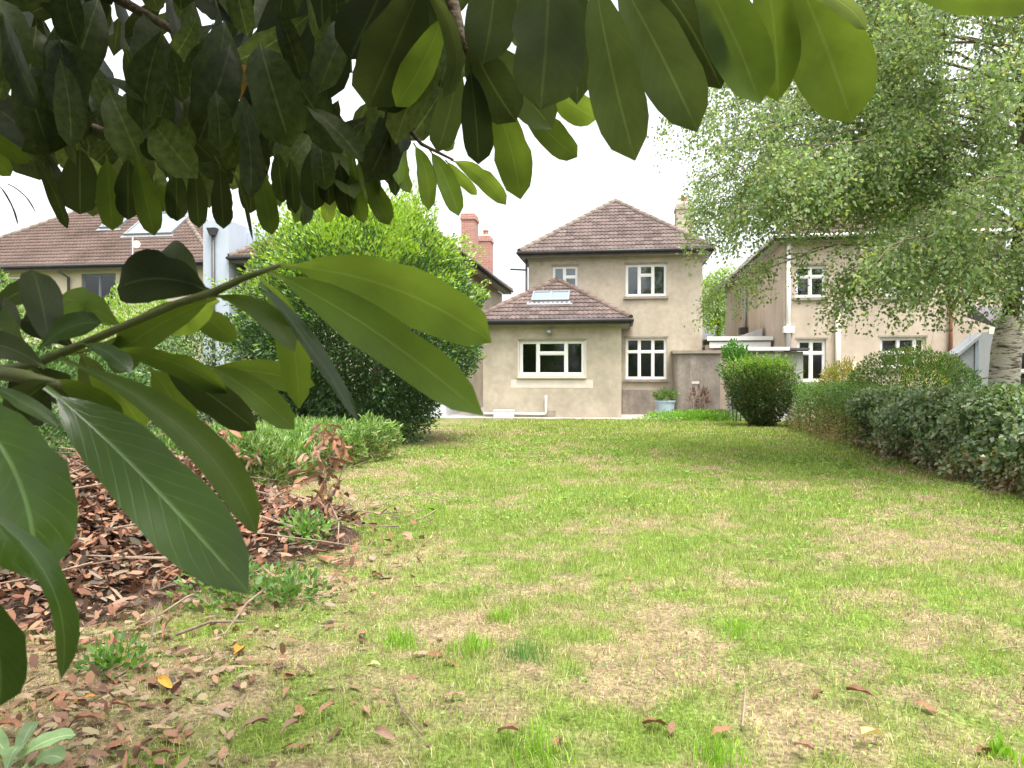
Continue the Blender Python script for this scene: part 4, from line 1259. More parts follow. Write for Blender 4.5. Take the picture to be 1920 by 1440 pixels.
def twig(pts, mat='twig', parent=laurel, name='branch'):
    P_ = [pt(x, y, d) for x, y, d, r in pts]
    return MB().tube(P_, [r for *_, r in pts], 8).build(name, MT[mat], parent, smooth=True)

# near branch coming in from the left
limb0 = MB().tube([LT + Vector((.12, .08, 1.0)), LT + Vector((.5, .25, 1.15)), pt(-260, 760, .62), pt(-60, 705, .56)], [.035, .022, .012, .0075], 8).build('branch', MT['bark'], laurel, smooth=True)
br1 = twig([(-70, 705, .56, .0040), (60, 684, .53, .0034), (140, 652, .52, .0031), (235, 610, .51, .0028), (330, 570, .50, .0026), (400, 548, .49, .0028), (455, 522, .48, .0022), (525, 497, .47, .0016)])
br1b = twig([(-70, 690, .50, .005), (40, 705, .48, .0045), (110, 722, .46, .003)])
A = lambda *a, **k: hand_leaf(br1, *a, **k)
A((520, 498), (921, 642), 128, .47, .50, c=(740, 505), roll=8)
A((505, 510), (905, 778), 112, .47, .47, c=(690, 590), roll=-6)
A((488, 520), (560, 766), 74, .48, .52, c=(560, 590), roll=20)
A((485, 530), (672, 790), 50, .47, .50, 'laurel_top', c=(560, 600), roll=-28, tiltup=.4)
A((395, 690), (590, 722), 66, .60, .64, c=(490, 690), roll=10)
A((385, 685), (552, 805), 72, .58, .60, c=(470, 720), roll=-12)
A((300, 680), (481, 807), 88, .54, .56, 'laurel_dark', c=(380, 725), roll=25)
A((200, 655), (425, 738), 62, .50, .55, 'laurel', c=(330, 660), roll=30)
A((110, 672), (481, 1002), 84, .46, .44, c=(400, 780), roll=-20, fold=.2)
A((85, 725), (466, 1113), 168, .42, .41, 'laurel_top', c=(250, 850), roll=0, tiltup=.12, fold=.05)
A((398, 548), (219, 540), 128, .50, .53, 'laurel_dark', c=(300, 500), roll=15)
A((385, 556), (300, 472), 108, .50, .55, 'laurel_dark', c=(330, 505), roll=-10)
A((405, 558), (216, 664), 84, .50, .54, c=(300, 600), roll=20)
A((410, 562), (290, 612), 74, .51, .58, c=(360, 600), roll=-15)
A((402, 556), (552, 660), 56, .49, .47, c=(500, 560), roll=-30)
A((92, 655), (62, 506), 84, .52, .56, 'laurel_dark', c=(85, 580), roll=12)
A((85, 620), (216, 606), 60, .54, .60, c=(150, 560), roll=-20)
A((75, 655), (190, 605), 60, .50, .50, 'laurel_top', c=(120, 600), roll=5, tiltup=.5)
A((150, 645), (243, 700), 52, .50, .48, 'laurel_top', c=(205, 648), roll=-5, tiltup=.9)
A((90, 712), (232, 780), 46, .50, .54, c=(150, 720), roll=15)
A((160, 688), (268, 806), 80, .52, .58, c=(220, 720), roll=15)
A((280, 690), (352, 812), 80, .56, .60, c=(320, 730), roll=-10)
A((120, 665), (400, 560), 40, .53, .55, 'laurel_dark', c=(250, 640), roll=50)
A((60, 690), (-40, 560), 70, .54, .58, 'laurel_mid', c=(0, 620), roll=10)
A((140, 655), (40, 600), 66, .53, .55, 'laurel_dark', c=(90, 600), roll=-10)
A((230, 615), (110, 560), 70, .55, .60, 'laurel', c=(160, 560), roll=12)
A((300, 590), (215, 700), 70, .54, .55, 'laurel_mid', c=(240, 640), roll=-15)
A((150, 660), (190, 760), 64, .55, .58, 'laurel_mid', c=(180, 700), roll=10)
A((330, 575), (440, 640), 60, .56, .6, 'laurel', c=(390, 590), roll=15)
A((60, 690), (150, 760), 70, .52, .54, 'laurel_dark', c=(100, 710), roll=15)
A((20, 700), (75, 800), 80, .50, .50, 'laurel_dark', c=(50, 730), roll=-10)
br1 = br1b
A((-90, 745), (67, 1088), 210, .40, .39, 'laurel_top', c=(70, 850), roll=6, tiltup=.1, fold=.14)
A((-60, 940), (116, 1272), 66, .36, .38, 'laurel_top', c=(150, 1060), roll=-30, tiltup=.1, fold=.2)
A((-90, 1080), (-2, 1325), 110, .36, .37, 'laurel_top', c=(20, 1180), roll=10, tiltup=.1)
A((-10, 690), (8, 556), 70, .55, .58, 'laurel_dark', roll=10)
A((85, 690), (-60, 640), 66, .50, .48, 'laurel_dark', c=(20, 640), roll=20)
A((110, 715), (20, 790), 76, .46, .47, 'laurel_dark', c=(60, 720), roll=-10)
A((-20, 600), (75, 545), 50, .6, .62, 'laurel_dark', c=(20, 535), roll=10)
A((-30, 720), (110, 800), 40, .45, .44, 'laurel_top', c=(30, 740), roll=5, tiltup=1.0)

# right part of the canopy: big hanging leaves
br2 = twig([(560, -420, .95, .016), (780, -230, .85, .012), (1040, -110, .76, .008), (1300, -75, .74, .006), (1520, -50, .76, .004)], 'bark')
B2 = lambda *a, **k: hand_leaf(br2, *a, **k)
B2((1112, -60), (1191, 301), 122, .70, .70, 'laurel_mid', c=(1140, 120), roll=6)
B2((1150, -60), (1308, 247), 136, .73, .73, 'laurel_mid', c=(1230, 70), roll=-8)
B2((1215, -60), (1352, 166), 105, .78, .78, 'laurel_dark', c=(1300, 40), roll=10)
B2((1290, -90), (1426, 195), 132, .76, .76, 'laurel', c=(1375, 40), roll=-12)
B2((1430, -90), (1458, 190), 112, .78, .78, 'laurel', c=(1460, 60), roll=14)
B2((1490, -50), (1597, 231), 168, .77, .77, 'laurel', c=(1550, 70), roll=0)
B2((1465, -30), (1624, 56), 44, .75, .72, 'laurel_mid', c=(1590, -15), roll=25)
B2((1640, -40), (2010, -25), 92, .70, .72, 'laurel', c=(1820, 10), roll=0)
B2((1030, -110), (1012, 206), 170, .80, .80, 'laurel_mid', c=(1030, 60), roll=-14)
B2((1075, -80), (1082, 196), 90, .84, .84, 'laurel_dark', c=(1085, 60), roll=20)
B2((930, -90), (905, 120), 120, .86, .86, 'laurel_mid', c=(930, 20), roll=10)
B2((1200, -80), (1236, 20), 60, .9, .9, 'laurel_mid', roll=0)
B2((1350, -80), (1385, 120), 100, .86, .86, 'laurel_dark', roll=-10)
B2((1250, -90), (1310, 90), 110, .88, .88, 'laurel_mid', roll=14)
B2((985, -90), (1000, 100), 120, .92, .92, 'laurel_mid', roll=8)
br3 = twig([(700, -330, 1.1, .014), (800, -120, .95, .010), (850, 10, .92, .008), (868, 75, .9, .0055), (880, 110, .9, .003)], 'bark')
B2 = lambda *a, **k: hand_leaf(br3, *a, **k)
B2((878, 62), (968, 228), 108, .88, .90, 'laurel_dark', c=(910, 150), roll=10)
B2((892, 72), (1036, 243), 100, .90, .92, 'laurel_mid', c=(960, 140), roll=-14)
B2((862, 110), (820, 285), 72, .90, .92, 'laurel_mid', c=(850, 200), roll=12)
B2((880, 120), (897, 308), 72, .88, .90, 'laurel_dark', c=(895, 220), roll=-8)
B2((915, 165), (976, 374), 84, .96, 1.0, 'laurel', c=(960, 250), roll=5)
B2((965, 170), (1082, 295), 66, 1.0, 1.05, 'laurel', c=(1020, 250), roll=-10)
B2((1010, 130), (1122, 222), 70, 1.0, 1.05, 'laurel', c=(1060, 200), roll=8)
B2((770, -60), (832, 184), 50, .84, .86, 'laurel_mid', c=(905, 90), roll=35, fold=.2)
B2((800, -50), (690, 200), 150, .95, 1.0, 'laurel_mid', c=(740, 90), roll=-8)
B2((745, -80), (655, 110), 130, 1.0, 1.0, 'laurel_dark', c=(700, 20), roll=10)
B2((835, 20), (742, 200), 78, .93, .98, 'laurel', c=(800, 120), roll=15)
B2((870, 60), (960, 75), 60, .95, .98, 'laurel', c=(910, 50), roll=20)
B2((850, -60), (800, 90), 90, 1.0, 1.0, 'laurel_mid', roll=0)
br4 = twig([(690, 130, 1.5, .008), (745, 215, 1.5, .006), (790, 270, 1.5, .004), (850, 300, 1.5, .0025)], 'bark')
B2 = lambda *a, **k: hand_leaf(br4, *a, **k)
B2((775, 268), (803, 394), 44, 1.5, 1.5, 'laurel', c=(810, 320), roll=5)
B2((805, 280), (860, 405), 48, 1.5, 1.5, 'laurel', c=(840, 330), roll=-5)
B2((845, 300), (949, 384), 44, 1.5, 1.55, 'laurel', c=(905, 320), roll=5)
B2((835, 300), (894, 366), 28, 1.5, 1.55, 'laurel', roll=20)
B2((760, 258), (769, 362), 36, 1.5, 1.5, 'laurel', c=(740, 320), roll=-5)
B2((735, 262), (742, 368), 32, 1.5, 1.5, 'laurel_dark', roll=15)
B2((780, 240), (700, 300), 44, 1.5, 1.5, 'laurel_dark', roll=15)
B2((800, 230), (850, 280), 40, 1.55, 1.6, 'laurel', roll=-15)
br5 = twig([(-120, -200, 1.85, .020), (120, -60, 1.8, .015), (330, 60, 1.75, .010), (470, 150, 1.65, .007), (560, 215, 1.55, .005), (660, 262, 1.45, .003)], 'bark')
br6 = twig([(-160, 60, 1.7, .014), (20, 150, 1.6, .009), (170, 235, 1.45, .006), (300, 285, 1.35, .004), (420, 305, 1.3, .0025)], 'bark')
B5 = lambda *a, **k: hand_leaf(br6, *a, **k)
for b, t, wp, m_, c, rl in (
    ((200, 290), (211, 432), 60, 'laurel', None, 5), ((255, 290), (289, 442), 56, 'laurel', None, -8), ((240, 290), (240, 412), 56, 'laurel_dark', None, 10),
    ((330, 310), (332, 415), 48, 'laurel_dark', None, 10), ((295, 340), (332, 412), 34, 'laurel', None, 0), ((365, 305), (373, 427), 46, 'laurel_dark', None, 6), ((412, 310), (419, 429), 48, 'laurel_dark', None, -8),
    ((435, 320), (474, 452), 18, 'laurel_dark', (465, 370), 60), ((485, 310), (510, 440), 50, 'laurel', None, 0), ((150, 270), (150, 402), 84, 'laurel_dark', None, 4), ((60, 290), (126, 428), 40, 'laurel_dark', (105, 350), 40),
    ((-10, 340), (35, 424), 12, 'laurel_dark', (25, 370), 70), ((15, 345), (69, 402), 9, 'laurel_dark', (52, 360), 70), ((-40, 235), (54, 305), 44, 'laurel', None, 10), ((-30, 270), (20, 330), 40, 'laurel', None, 10),
    ((300, 240), (280, 300), 50, 'laurel_dark', None, 0), ((345, 245), (400, 300), 55, 'laurel_dark', None, 10)):
    B5(b, t, wp, 1.15, 1.17, m_, c=c, roll=rl)
B5 = lambda *a, **k: hand_leaf(br5, *a, **k)
for b, t, wp, m_, c, rl in (
    ((545, 290), (552, 402), 36, 'laurel_dark', None, 15), ((520, 280), (530, 380), 44, 'laurel_dark', None, 5), ((635, 300), (655, 408), 50, 'laurel_dark', None, 0), ((655, 320), (682, 418), 40, 'laurel', None, 5),
    ((680, 310), (730, 422), 48, 'laurel', None, -5), ((690, 270), (713, 374), 28, 'laurel_top', None, 40), ((655, 265), (671, 360), 26, 'laurel_top', None, 40), ((585, 270), (590, 395), 60, 'laurel_dark', None, 0), ((610, 285), (618, 385), 46, 'laurel_dark', None, 12),
    ((470, 290), (470, 400), 52, 'laurel_dark', None, 5), ((600, -70), (612, 190), 120, 'laurel_dark', None, 6), ((535, -50), (505, 180), 100, 'laurel_dark', None, -8),
    ((420, 130), (470, 190), 40, 'laurel_brown', None, 0), ((430, 120), (505, 155), 36, 'laurel_brown', None, 10), ((280, 70), (300, 110), 34, 'laurel_brown', None, 0)):
    B5(b, t, wp, 1.3, 1.32, m_, c=c, roll=rl)
# limbs that carry the hanging branches
for st_z, q, r0, r1 in ((2.2, (-120, -200, 1.85), .04, .02), (1.9, (-160, 60, 1.7), .03, .014), (2.5, (560, -420, .95), .035, .016), (2.6, (700, -330, 1.1), .03, .014)):
    a = LT + Vector((.12, .05, st_z)); b = pt(*q)
    MB().tube([a, a.lerp(b, .5) + Vector((0, 0, .12)), b], [r0, (r0 + r1) / 2, r1], 8).build('branch', MT['bark'], laurel, smooth=True)
MB().tube([pt(700, -330, 1.1), pt(690, -80, 1.4), pt(690, 130, 1.5)], [.012, .010, .008], 8).build('branch', MT['bark'], laurel, smooth=True)
# filling leaves of the dark part, one mesh per kind shared by many
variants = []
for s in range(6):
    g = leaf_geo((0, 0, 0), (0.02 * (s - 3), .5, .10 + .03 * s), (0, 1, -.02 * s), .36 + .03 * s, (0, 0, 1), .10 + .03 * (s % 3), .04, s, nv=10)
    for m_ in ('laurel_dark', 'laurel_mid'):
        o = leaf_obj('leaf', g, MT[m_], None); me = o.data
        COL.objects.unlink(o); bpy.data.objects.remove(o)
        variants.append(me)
def free_leaf(B, T, n, me, parent, sx=1.0):
    ax = (T - B); L = ax.length; ax.normalize()
    n = (n - ax * n.dot(ax)).normalized(); s = ax.cross(n)
    Mx = Matrix(((s.x*L*sx, ax.x*L, n.x*L, B.x), (s.y*L*sx, ax.y*L, n.y*L, B.y), (s.z*L*sx, ax.z*L, n.z*L, B.z), (0, 0, 0, 1)))
    return place(bpy.data.objects.new('leaf', me), parent, Mx)
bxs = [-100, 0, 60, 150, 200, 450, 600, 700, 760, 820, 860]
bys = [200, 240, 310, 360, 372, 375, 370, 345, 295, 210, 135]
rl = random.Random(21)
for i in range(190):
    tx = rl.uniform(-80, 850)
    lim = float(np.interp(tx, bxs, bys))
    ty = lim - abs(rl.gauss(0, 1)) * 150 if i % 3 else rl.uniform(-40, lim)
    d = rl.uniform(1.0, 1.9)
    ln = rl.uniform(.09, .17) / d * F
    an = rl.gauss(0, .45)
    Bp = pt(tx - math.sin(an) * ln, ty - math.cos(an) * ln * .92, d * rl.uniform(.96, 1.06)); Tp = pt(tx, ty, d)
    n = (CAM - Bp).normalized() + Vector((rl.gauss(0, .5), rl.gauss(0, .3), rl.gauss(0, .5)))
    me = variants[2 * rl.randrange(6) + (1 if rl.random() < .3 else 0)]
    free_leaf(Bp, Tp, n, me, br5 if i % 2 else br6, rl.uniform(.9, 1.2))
for i in range(34):
    tx = rl.uniform(90, 760)
    ty = float(np.interp(tx, bxs, bys)) + rl.gauss(22, 22)
    wp = rl.uniform(26, 62); lnp = wp * rl.uniform(1.9, 3.0); an = rl.gauss(.15, .38)
    hand_leaf(br5 if tx > 400 else br6, (tx - math.sin(an) * lnp, ty - math.cos(an) * lnp), (tx, ty), wp, rl.uniform(1.2, 1.6), rl.uniform(1.25, 1.65), rl.choice(['laurel', 'laurel_mid', 'laurel_mid', 'laurel_dark']),
              c=(tx - math.sin(an) * lnp * .4 + rl.uniform(-12, 12), ty - math.cos(an) * lnp * .5), roll=rl.uniform(-50, 50), fold=rl.uniform(.02, .25), wav=.06)
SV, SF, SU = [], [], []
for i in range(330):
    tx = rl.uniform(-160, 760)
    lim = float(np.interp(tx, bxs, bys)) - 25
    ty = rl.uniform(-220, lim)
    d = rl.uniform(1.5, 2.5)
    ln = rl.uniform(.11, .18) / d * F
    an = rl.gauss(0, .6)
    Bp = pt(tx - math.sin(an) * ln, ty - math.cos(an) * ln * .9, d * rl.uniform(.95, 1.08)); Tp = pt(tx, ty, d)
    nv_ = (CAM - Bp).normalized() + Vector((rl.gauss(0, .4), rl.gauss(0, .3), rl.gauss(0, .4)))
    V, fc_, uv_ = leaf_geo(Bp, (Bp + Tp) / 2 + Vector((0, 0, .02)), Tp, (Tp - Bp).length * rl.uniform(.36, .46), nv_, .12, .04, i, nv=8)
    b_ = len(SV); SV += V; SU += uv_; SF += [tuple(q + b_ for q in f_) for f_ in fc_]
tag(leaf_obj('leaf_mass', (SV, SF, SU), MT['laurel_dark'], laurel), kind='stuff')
# unseen crown over and behind the viewer, added for reflections and to block light
n = 15000
C_ = np.concatenate([np.stack([rng.uniform(-7, 6, n), rng.uniform(-7, -2.2, n), rng.uniform(.1, 1, n) ** .8 * 6.5], 1)])
gap = fbm(C_[:, 0] * 1.0, C_[:, 2], 1.6, 40, 3) - .06 * np.clip(C_[:, 2] - 3.0, 0, 5)
C_ = C_[gap > .33]
n2 = 5200
C2 = np.stack([rng.uniform(-2.8, .6, n2), rng.uniform(-1.6, 1.9, n2), rng.uniform(2.0, 3.4, n2)], 1)
px_, py_, d_ = project(C2)
C2 = C2[((d_ < .2) | (py_ < -260)) & ~((C2[:, 0] > -.15) & (C2[:, 1] > .45))]
C_ = np.concatenate([C_, C2]); nn = len(C_)
leaf_cloud('crown', C_, unit(rand_dir(nn) + [0, 0, -.7]), rand_dir(nn) + [0, 0, .6], .17 * rng.uniform(.7, 1.2, nn), .065 * rng.uniform(.8, 1.2, nn),
           pick([(0.022, .058, .018), (.03, .075, .02), (.05, .10, .025)], nn), MT['gloss'], laurel)

# ------------------------------------------------------------------ brushwood and dead leaves on the left
def pile_h(x, y):
    g = lambda cx, cy, sx, sy, h: h * np.exp(-((x - cx) / sx) ** 2 - ((y - cy) / sy) ** 2)
    return g(-4.1, 5.6, 1.1, 1.2, .62) + g(-3.3, 5.0, .65, .8, .20) + g(-4.4, 4.0, 1.2, .8, .30) + g(-2.42, 5.7, .3, .4, .14)
pile = empty('brushwood_pile', (-3.6, 5.0, 0), 'heap of dead brown leaves and cut sticks at the left edge of the lawn', 'brush pile')
qx, qy = np.meshgrid(np.linspace(-6, -1.6, 60), np.linspace(2.6, 8.2, 70))
qz = pile_h(qx, qy) - .07 + lawn_height(qx, qy) + .05 * (fbm(qx, qy, .3, 50, 3) - .5) * (pile_h(qx, qy) > .05)
ii = np.arange(60 * 70).reshape(70, 60)
fq = np.stack([ii[:-1, :-1], ii[:-1, 1:], ii[1:, 1:], ii[1:, :-1]], -1).reshape(-1, 4)
np_mesh('heap', np.stack([qx, qy, qz], -1).reshape(-1, 3), fq, MT['lawn'], pile, col=np.broadcast_to(np.array([.085, .055, .04]), (4200, 3)), smooth=True)
# stuff: the small crumbled leaves of the heap
n = 22000
X = rng.normal(-3.7, 1.0, n); Y = rng.normal(4.9, 1.15, n)
k = (rng.random(n) < np.clip(pile_h(X, Y) * 5, .12, 1)) & (X > -6) & (X < -1.3) & (Y > 2.0) & (Y < 8)
X, Y = X[k], Y[k]; n = len(X)
Z = pile_h(X, Y) + lawn_height(X, Y) + rng.uniform(-.03, .07, n)
tag(leaf_cloud('leaf_litter', np.stack([X, Y, Z], 1), rand_dir(n) * [1, 1, .45], rand_dir(n) * .7 + [0, 0, 1], .10 * rng.uniform(.5, 1.2, n), .042 * rng.uniform(.5, 1.2, n),
    pick([(0.23, .115, .068), (.18, .085, .05), (.30, .175, .115), (.11, .06, .04), (.24, .18, .13), (.085, .07, .05)], n), MT['litter'], pile, oval=True), kind='stuff')
dead_meshes = []
for s in range(6):
    g = leaf_geo((0, 0, 0), (.05 * (s - 3), .5, .18 + .08 * (s % 3)), (0, 1, .05 * (s % 2)), .38, (0, 0, 1), .10 + .10 * (s % 3), .09, s + 40, nv=8, curl=-.25 if s % 2 else .2)
    o = leaf_obj('leaf', g, MT['dead'], None); me = o.data
    COL.objects.unlink(o); bpy.data.objects.remove(o); dead_meshes.append(me)
rd = random.Random(33)
def lay_leaf(name, x, y, L, me, parent=None, dz=0.012, flat=.35, yaw=None, h=None, pitch=0.0):
    z = (h if h is not None else float(lawn_height(x, y))) + dz
    M_ = Matrix.Translation((x, y, z)) @ Euler((rd.gauss(pitch, flat), rd.gauss(0, flat), yaw if yaw is not None else rd.uniform(0, 6.28))).to_matrix().to_4x4() @ Matrix.Scale(L, 4)
    return place(bpy.data.objects.new(name, me), parent, M_)
cnt = 0
while cnt < 285:
    if cnt < 100:        # the withered branch standing out of the heap towards the lawn
        up = rd.uniform(.06, .74); x = -2.42 + .12 * up + rd.gauss(0, .12 - .09 * up); y = rd.gauss(5.72, .10)
    elif cnt < 140:
        up = rd.uniform(.1, .62); x = rd.gauss(-3.15, .13); y = rd.gauss(5.5, .13)
    else:
        x = rd.gauss(-3.4, .85); y = rd.gauss(4.7, .95); up = rd.uniform(0, .06)
        if not (-5.5 < x < -1.5 and 2.4 < y < 7.5): continue
    h = float(pile_h(np.array(x), np.array(y)) + lawn_height(np.array(x), np.array(y)))
    lay_leaf('dead_leaf', x, y, rd.uniform(.10, .15) if cnt < 140 else rd.uniform(.09, .16), rd.choice(dead_meshes), pile, up + .015, .55 if cnt < 140 else .5, h=h, pitch=-.9 if cnt < 140 else 0)
    cnt += 1
for i in range(80):
    x = rd.gauss(-3.6, .8); y = rd.gauss(4.9, 1.0)
    h = float(pile_h(np.array(x), np.array(y))) + rd.uniform(.02, .10)
    a = rd.uniform(0, 6.28); ln = rd.uniform(.3, 1.1); ti = rd.gauss(.05, .22)
    d = Vector((math.cos(a), math.sin(a), ti))
    p = Vector((x, y, h + .02)); s = Vector((-d.y, d.x, 0)) * rd.uniform(-.08, .08)
    rr0 = rd.uniform(.003, .010)
    MB().tube([p, p + d * ln * .5 + s, p + d * ln], [rr0, rr0 * .8, rr0 * .4], 5).build('stick', MT['stick'], pile)
for (pa_, pb_, r0) in (((215, 1035), (450, 985), .028), ((300, 1000), (520, 960), .02), ((330, 1190), (460, 1165), .008), ((495, 1105), (420, 1190), .006), ((300, 1130), (280, 1215), .006)):
    a = on_ground(*pa_, .10); b = on_ground(*pb_, .16)
    MB().tube([a, a.lerp(b, .5) + Vector((0, 0, .03)), b], [r0, r0 * .9, r0 * .7], 7).build('stick', MT['stick'], pile)
for (x, y, zt_) in ((-2.35, 5.75, .75), (-2.3, 5.8, .6), (-3.15, 5.5, .95)):
    MB().tube([(x - .25, y - .3, .05), (x - .05, y, zt_ * .6), (x + .03, y + .05, zt_)], [.012, .008, .004], 6).build('stick', MT['stick'], pile)

# leaves fallen on the lawn
def fall(px, py, Lm, mat=None, label=None, yaw=None):
    g = on_ground(px, py)
    me = rd.choice(dead_meshes)
    if mat:
        me = me.copy(); me.materials[0] = MT[mat]
    o = lay_leaf('fallen_leaf', g.x, g.y, Lm, me, None, .022, .22, yaw)
    if not label:
        label = 'dry brown leaf lying in the litter between brush pile and cut sprig' if px < 460 else ('dry brown leaf on the lawn edge beside the brush pile' if py < 1150 else None)
    return tag(o, label or 'dry brown laurel leaf lying loose on the lawn', 'leaf', 'dry leaves scattered on the lawn')
fall(437, 1240, .15, 'orange', 'curled orange leaf on the lawn edge near the brush pile', .2)
fall(327, 1308, .12, 'orange', 'mustard yellow leaf among the brown litter', 1.0)
fall(187, 1312, .11, 'orange', 'small orange leaf beside the brown litter and brush pile', 2.2)
fall(1660, 1398, .12, 'yellow', 'pale cream yellow leaf lying flat on the bare lawn patch', 2.2)
fall(715, 1258, .09, 'yellow', 'small yellow leaf beside the bright grass tuft', 1.2)
for px, py in ((925, 1392), (1250, 1375), (1045, 1425), (515, 1370), (515, 1395), (365, 1385), (1835, 1425), (1245, 1372), (740, 1400), (800, 1420), (560, 1330), (530, 1322), (690, 1190),
               (880, 1330), (680, 1330), (600, 1352), (1640, 1325), (1700, 1320), (1330, 1395), (1360, 1405), (570, 1425), (330, 1425), (620, 1120), (640, 1010), (790, 1240), (820, 1255), (1530, 1310), (1480, 1405),
               (470, 1300), (400, 1345), (250, 1345), (210, 1360), (160, 1345), (100, 1330), (60, 1340), (300, 1390), (240, 1400), (190, 1420), (280, 1430), (420, 1410), (450, 1380), (130, 1300), (200, 1270), (90, 1290), (170, 1250), (250, 1235), (40, 1375), (700, 1085), (720, 1080), (610, 1065)):
    fall(px + rd.uniform(-8, 8), py + rd.uniform(-5, 5), rd.uniform(.08, .125))
# loose litter too small to count
n = 4600
X = rng.normal(-2.2, 1.3, n); Y = rng.gamma(2.2, .75, n) + 1.6
k = (X > -5) & (X < 3.5) & (Y < 6.5) & (rng.random(n) < np.clip((-.6 - X - .35 * (Y - 2.5)) / 1.4, .02, 1) * (1.4 * fbm(X, Y, .5, 60, 2)))
X, Y = X[k], Y[k]; n = len(X)
tag(leaf_cloud('leaf_litter', np.stack([X, Y, lawn_height(X, Y) + pile_h(X, Y) + rng.uniform(.005, .03, n)], 1), rand_dir(n) * [1, 1, .25], rand_dir(n) * .4 + [0, 0, 1], .088 * rng.uniform(.3, 1.15, n), .038 * rng.uniform(.4, 1.15, n),
    pick([(0.25, .145, .09), (.20, .11, .068), (.31, .21, .14), (.24, .19, .12), (.13, .075, .05)], n), MT['litter'], oval=True), 'crumbled brown leaf litter scattered over the near left lawn', 'leaf litter', kind='stuff')

# sprig of cut pale leaves
sg = on_ground(60, 1420)
sprig = empty('cut_sprig', (sg.x, sg.y, 0), 'cut sprig of pale green leaves lying on the brown litter', 'sprig')
for (b, t, wp) in (((20, 1435), (142, 1378), 46), ((30, 1430), (70, 1352), 40), ((20, 1430), (-30, 1375), 44), ((60, 1440), (120, 1425), 40), ((10, 1450), (40, 1400), 36), ((50, 1450), (15, 1470), 40)):
    B = on_ground(*b, .06); T = on_ground(*t, .10)
    C = (B + T) / 2 + Vector((0, 0, .05))
    leaf_obj('leaf', leaf_geo(B, C, T, .075, Vector((0, -.6, 1)), .15, .05, int(t[0]) + 50), MT['laurel_pale'], sprig)
a, b = on_ground(142, 1400, .05), on_ground(30, 1445, .04)
MB().tube([a, b], .004, 6).build('stem', MT['twig'], sprig)

# loose twigs on the lawn
for pts_, r0, lb in ((((738, 1300), (755, 1350), (790, 1392)), .0045, 'bent pale twig lying on the near lawn between brown leaves'),
                 (((1392, 1375), (1396, 1330), (1398, 1300)), .004, 'short upright straw coloured stalk on the bare lawn patch'),
                 (((1855, 1225), (1890, 1219), (1925, 1217)), .0045, 'pale straight twig on the lawn in front of the ivy hedge'),
                 (((1420, 1290), (1520, 1262), (1560, 1288)), .003, 'long thin straw stalk on the dry lawn patch'),
                 (((640, 960), (720, 968), (800, 962)), .006, 'dark thin branch lying on the lawn right of the brush pile')):
    P_ = [on_ground(*q) for q in pts_]
    P_ = [p + Vector((0, 0, float(lawn_height(np.array(p.x), np.array(p.y))) + .025)) for p in P_]
    tag(MB().tube(P_, [r0, r0 * .85, r0 * .6], 6).build('twig', MT['stick']), lb, 'twig')

# ------------------------------------------------------------------ weeds by the pile
def weed(px, py, r, n, L, W, cols, label, seed):
    g = on_ground(px, py)
    shrub('weed', (g.x, g.y, .05 + float(pile_h(np.array(g.x), np.array(g.y)))), (r, r, r * .65), n, L, W, cols, label, 'weed', seed=seed, stems=0, thick=.95, amp=.3, zmin=.0, up=.6, shoots=0)
weed(575, 1035, .17, 260, .07, .03, [(0.14, .26, .06), (.10, .20, .06), (.20, .30, .10)], 'green leafy weed at the right foot of the brush pile', 61)
weed(430, 1130, .26, 420, .05, .025, [(0.10, .18, .05), (.15, .24, .07)], 'low weed patch between the brush pile and the lawn', 62)
weed(545, 1130, .2, 300, .05, .025, [(0.08, .16, .045), (.13, .21, .06)], 'small dark green weed by the twigs on the lawn edge', 63)
weed(210, 1262, .13, 130, .05, .025, [(0.08, .17, .045), (.13, .23, .06)], 'weed growing through the brown litter', 64)

# ------------------------------------------------------------------ grass
def blades(name, X, Y, H, W, col, lean, parent=None, world_z=None):
    n = len(X)
    z = lawn_height(X, Y) - .004
    a = rng.uniform(0, 2 * np.pi, n)
    dx, dy = np.cos(a), np.sin(a)
    l = lean * rng.uniform(.25, 1.0, n)
    b = rng.uniform(0, 2 * np.pi, n)
    sx, sy = np.cos(b) * W / 2, np.sin(b) * W / 2
    up1 = H * .55 * np.cos(l * .6); out1 = H * .55 * np.sin(l * .6)
    up2 = up1 + H * .45 * np.cos(l * 1.5); out2 = out1 + H * .45 * np.sin(l * 1.5)
    up2 = np.maximum(up2, .004)
    V = np.stack([np.stack([X - sx, Y - sy, z], 1), np.stack([X + sx, Y + sy, z], 1),
                  np.stack([X - sx * .8 + dx * out1, Y - sy * .8 + dy * out1, z + up1], 1), np.stack([X + sx * .8 + dx * out1, Y + sy * .8 + dy * out1, z + up1], 1),
                  np.stack([X + dx * out2, Y + dy * out2, z + up2], 1)], 1).reshape(-1, 3)
    k = np.arange(n)[:, None] * 5
    Fc = np.concatenate([k + [0, 1, 3], k + [0, 3, 2], k + [2, 3, 4]], 0)
    return np_mesh(name, V, Fc, MT['grass'], parent, np.repeat(col, 5, 0))
GX, GY, GH, GW = [], [], [], []
for (y0, y1, dens, h, wd_) in ((1.6, 4.2, 5200, .048, .0030), (4.2, 7.0, 3000, .050, .0042), (7, 11, 1700, .052, .0065), (11, 16, 900, .055, .0105), (16, 22.9, 520, .06, .016)):
    xa, xb_ = -4.6, 4.6
    n = int((xb_ - xa) * (y1 - y0) * dens)
    x = rng.uniform(xa, xb_, n); y = rng.uniform(y0, y1, n)
    px_, py_, d_ = project(np.stack([x, y, np.zeros(n)], 1))
    k = (px_ > -500) & (px_ < 2420) & (py_ < 1800)
    x, y = x[k], y[k]
    GX.append(x); GY.append(y); GH.append(np.full(len(x), h)); GW.append(np.full(len(x), wd_))
X = np.concatenate(GX); Y = np.concatenate(GY); H = np.concatenate(GH); W_ = np.concatenate(GW)
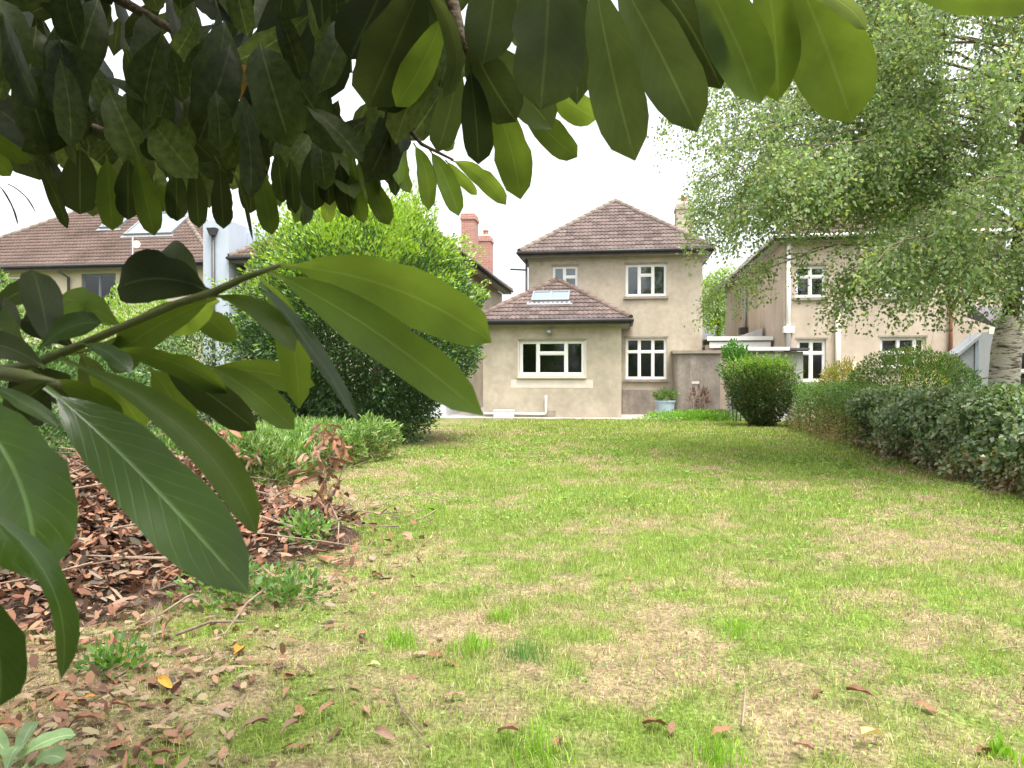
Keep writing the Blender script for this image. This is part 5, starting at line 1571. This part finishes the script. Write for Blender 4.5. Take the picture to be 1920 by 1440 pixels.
s = straw(X, Y)
drop = (rng.random(len(X)) < .30 * s ** 2) | (rng.random(len(X)) < np.clip(pile_h(X, Y) * 4, 0, .95)) | ((X < -3.6) & (Y > 7) & (rng.random(len(X)) < .7))
X, Y, H, W_, s = X[~drop], Y[~drop], H[~drop], W_[~drop], s[~drop]
n = len(X)
dry = rng.random(n) < .08 + s * .62
gcol = pick([(0.190, .260, .046), (.245, .325, .060), (.140, .200, .038), (.31, .37, .095)], n, .2)
gcol = gcol * 1.06 + np.array([.018, .006, .012])
hue = fbm(X, Y, .7, 70, 3)[:, None]
gcol = gcol * (0.72 + .6 * hue)
scol = pick([(0.44, .37, .20), (.36, .28, .15), (.56, .49, .30), (.25, .18, .10), (.15, .105, .065)], n, .18)
colr = np.where(dry[:, None], scol, gcol)
clump = fbm(X, Y, .22, 75, 3)
H = H * rng.uniform(.4, 1.25, n) * (1.15 - .5 * s) * np.where(dry, 1.15, 1.0) * (.55 + .9 * clump)
lean = np.where(dry, rng.uniform(.9, 1.7, n), rng.uniform(.2, 1.1, n))
tag(blades('grass', X, Y, H, W_ * rng.uniform(.6, 1.2, n), colr, lean), 'short patchy green and straw coloured lawn grass', 'grass', kind='stuff')
print('blades', n)
# clover and small broad leaved weeds among the grass
n = 60000
X = rng.uniform(-3.8, 4.4, n); Y = 1.8 + 14 * rng.random(n) ** 1.6
cl = fbm(X, Y, .55, 80, 4) + .25 * (fbm(X, Y, .12, 83, 2) - .5)
k = rng.random(n) < np.clip((cl - .50) * 5, 0.02, 1)
k &= pile_h(X, Y) < .06
X, Y = X[k], Y[k]; n = len(X)
dist = np.clip(Y / 6, .7, 2.2)
tag(leaf_cloud('clover', np.stack([X, Y, lawn_height(X, Y) + rng.uniform(.012, .045, n)], 1), rand_dir(n) * [1, 1, .35], rand_dir(n) * .5 + [0, 0, 1], .026 * dist * rng.uniform(.6, 1.3, n), .019 * dist * rng.uniform(.6, 1.3, n),
    pick([(0.13, .24, .035), (.18, .30, .05), (.10, .19, .04), (.22, .33, .07)], n), MT['grass']), 'clover and small round leaved weeds growing through the lawn', 'clover', kind='stuff')
# bright tufts standing above the lawn
for i, (px_, py_, r_t, nb, lb) in enumerate(((750, 1210, .13, 420, 'tall bright green grass tuft in the near lawn beside a yellow leaf'), (885, 1225, .13, 330, 'broad bright grass tuft next to the tallest tuft'),
        (1345, 1428, .16, 420, 'lime green grass tuft on the bare patch beside a red brown leaf'), (938, 1165, .09, 200, 'small bright grass tuft behind the two broad tufts'), (985, 1240, .13, 260, 'dull blue green tuft right of the broad tuft'),
        (1880, 1415, .07, 70, 'broad bladed bright weed near the pale yellow leaf'), (815, 962, .14, 240, 'grass tuft beside the thin dark branch on the lawn'), (1005, 1420, .16, 300, 'green tuft among brown leaves on the near lawn'), (1380, 1190, .15, 300, 'spiky tuft in the middle of the dry lawn'))):
    g = on_ground(px_, py_)
    nb = int(nb * .7); ra = r_t * rng.random(nb) ** .75; an = rng.uniform(0, 6.283, nb)
    x = g.x + ra * np.cos(an); y = g.y + ra * np.sin(an)
    cols = [(0.20, .36, .03), (.26, .42, .05), (.15, .30, .03)] if i != 4 else [(.10, .20, .05), (.14, .24, .07)]
    bw = .0035 if i != 5 else .012
    o = blades('grass_tuft', x, y, rng.uniform(.05, .15, nb) * (1.1 - .6 * ra / r_t), np.full(nb, bw), pick(cols, nb), rng.uniform(.2, 1.3, nb))
    tag(o, lb, 'grass tuft', 'bright grass tufts in the lawn')
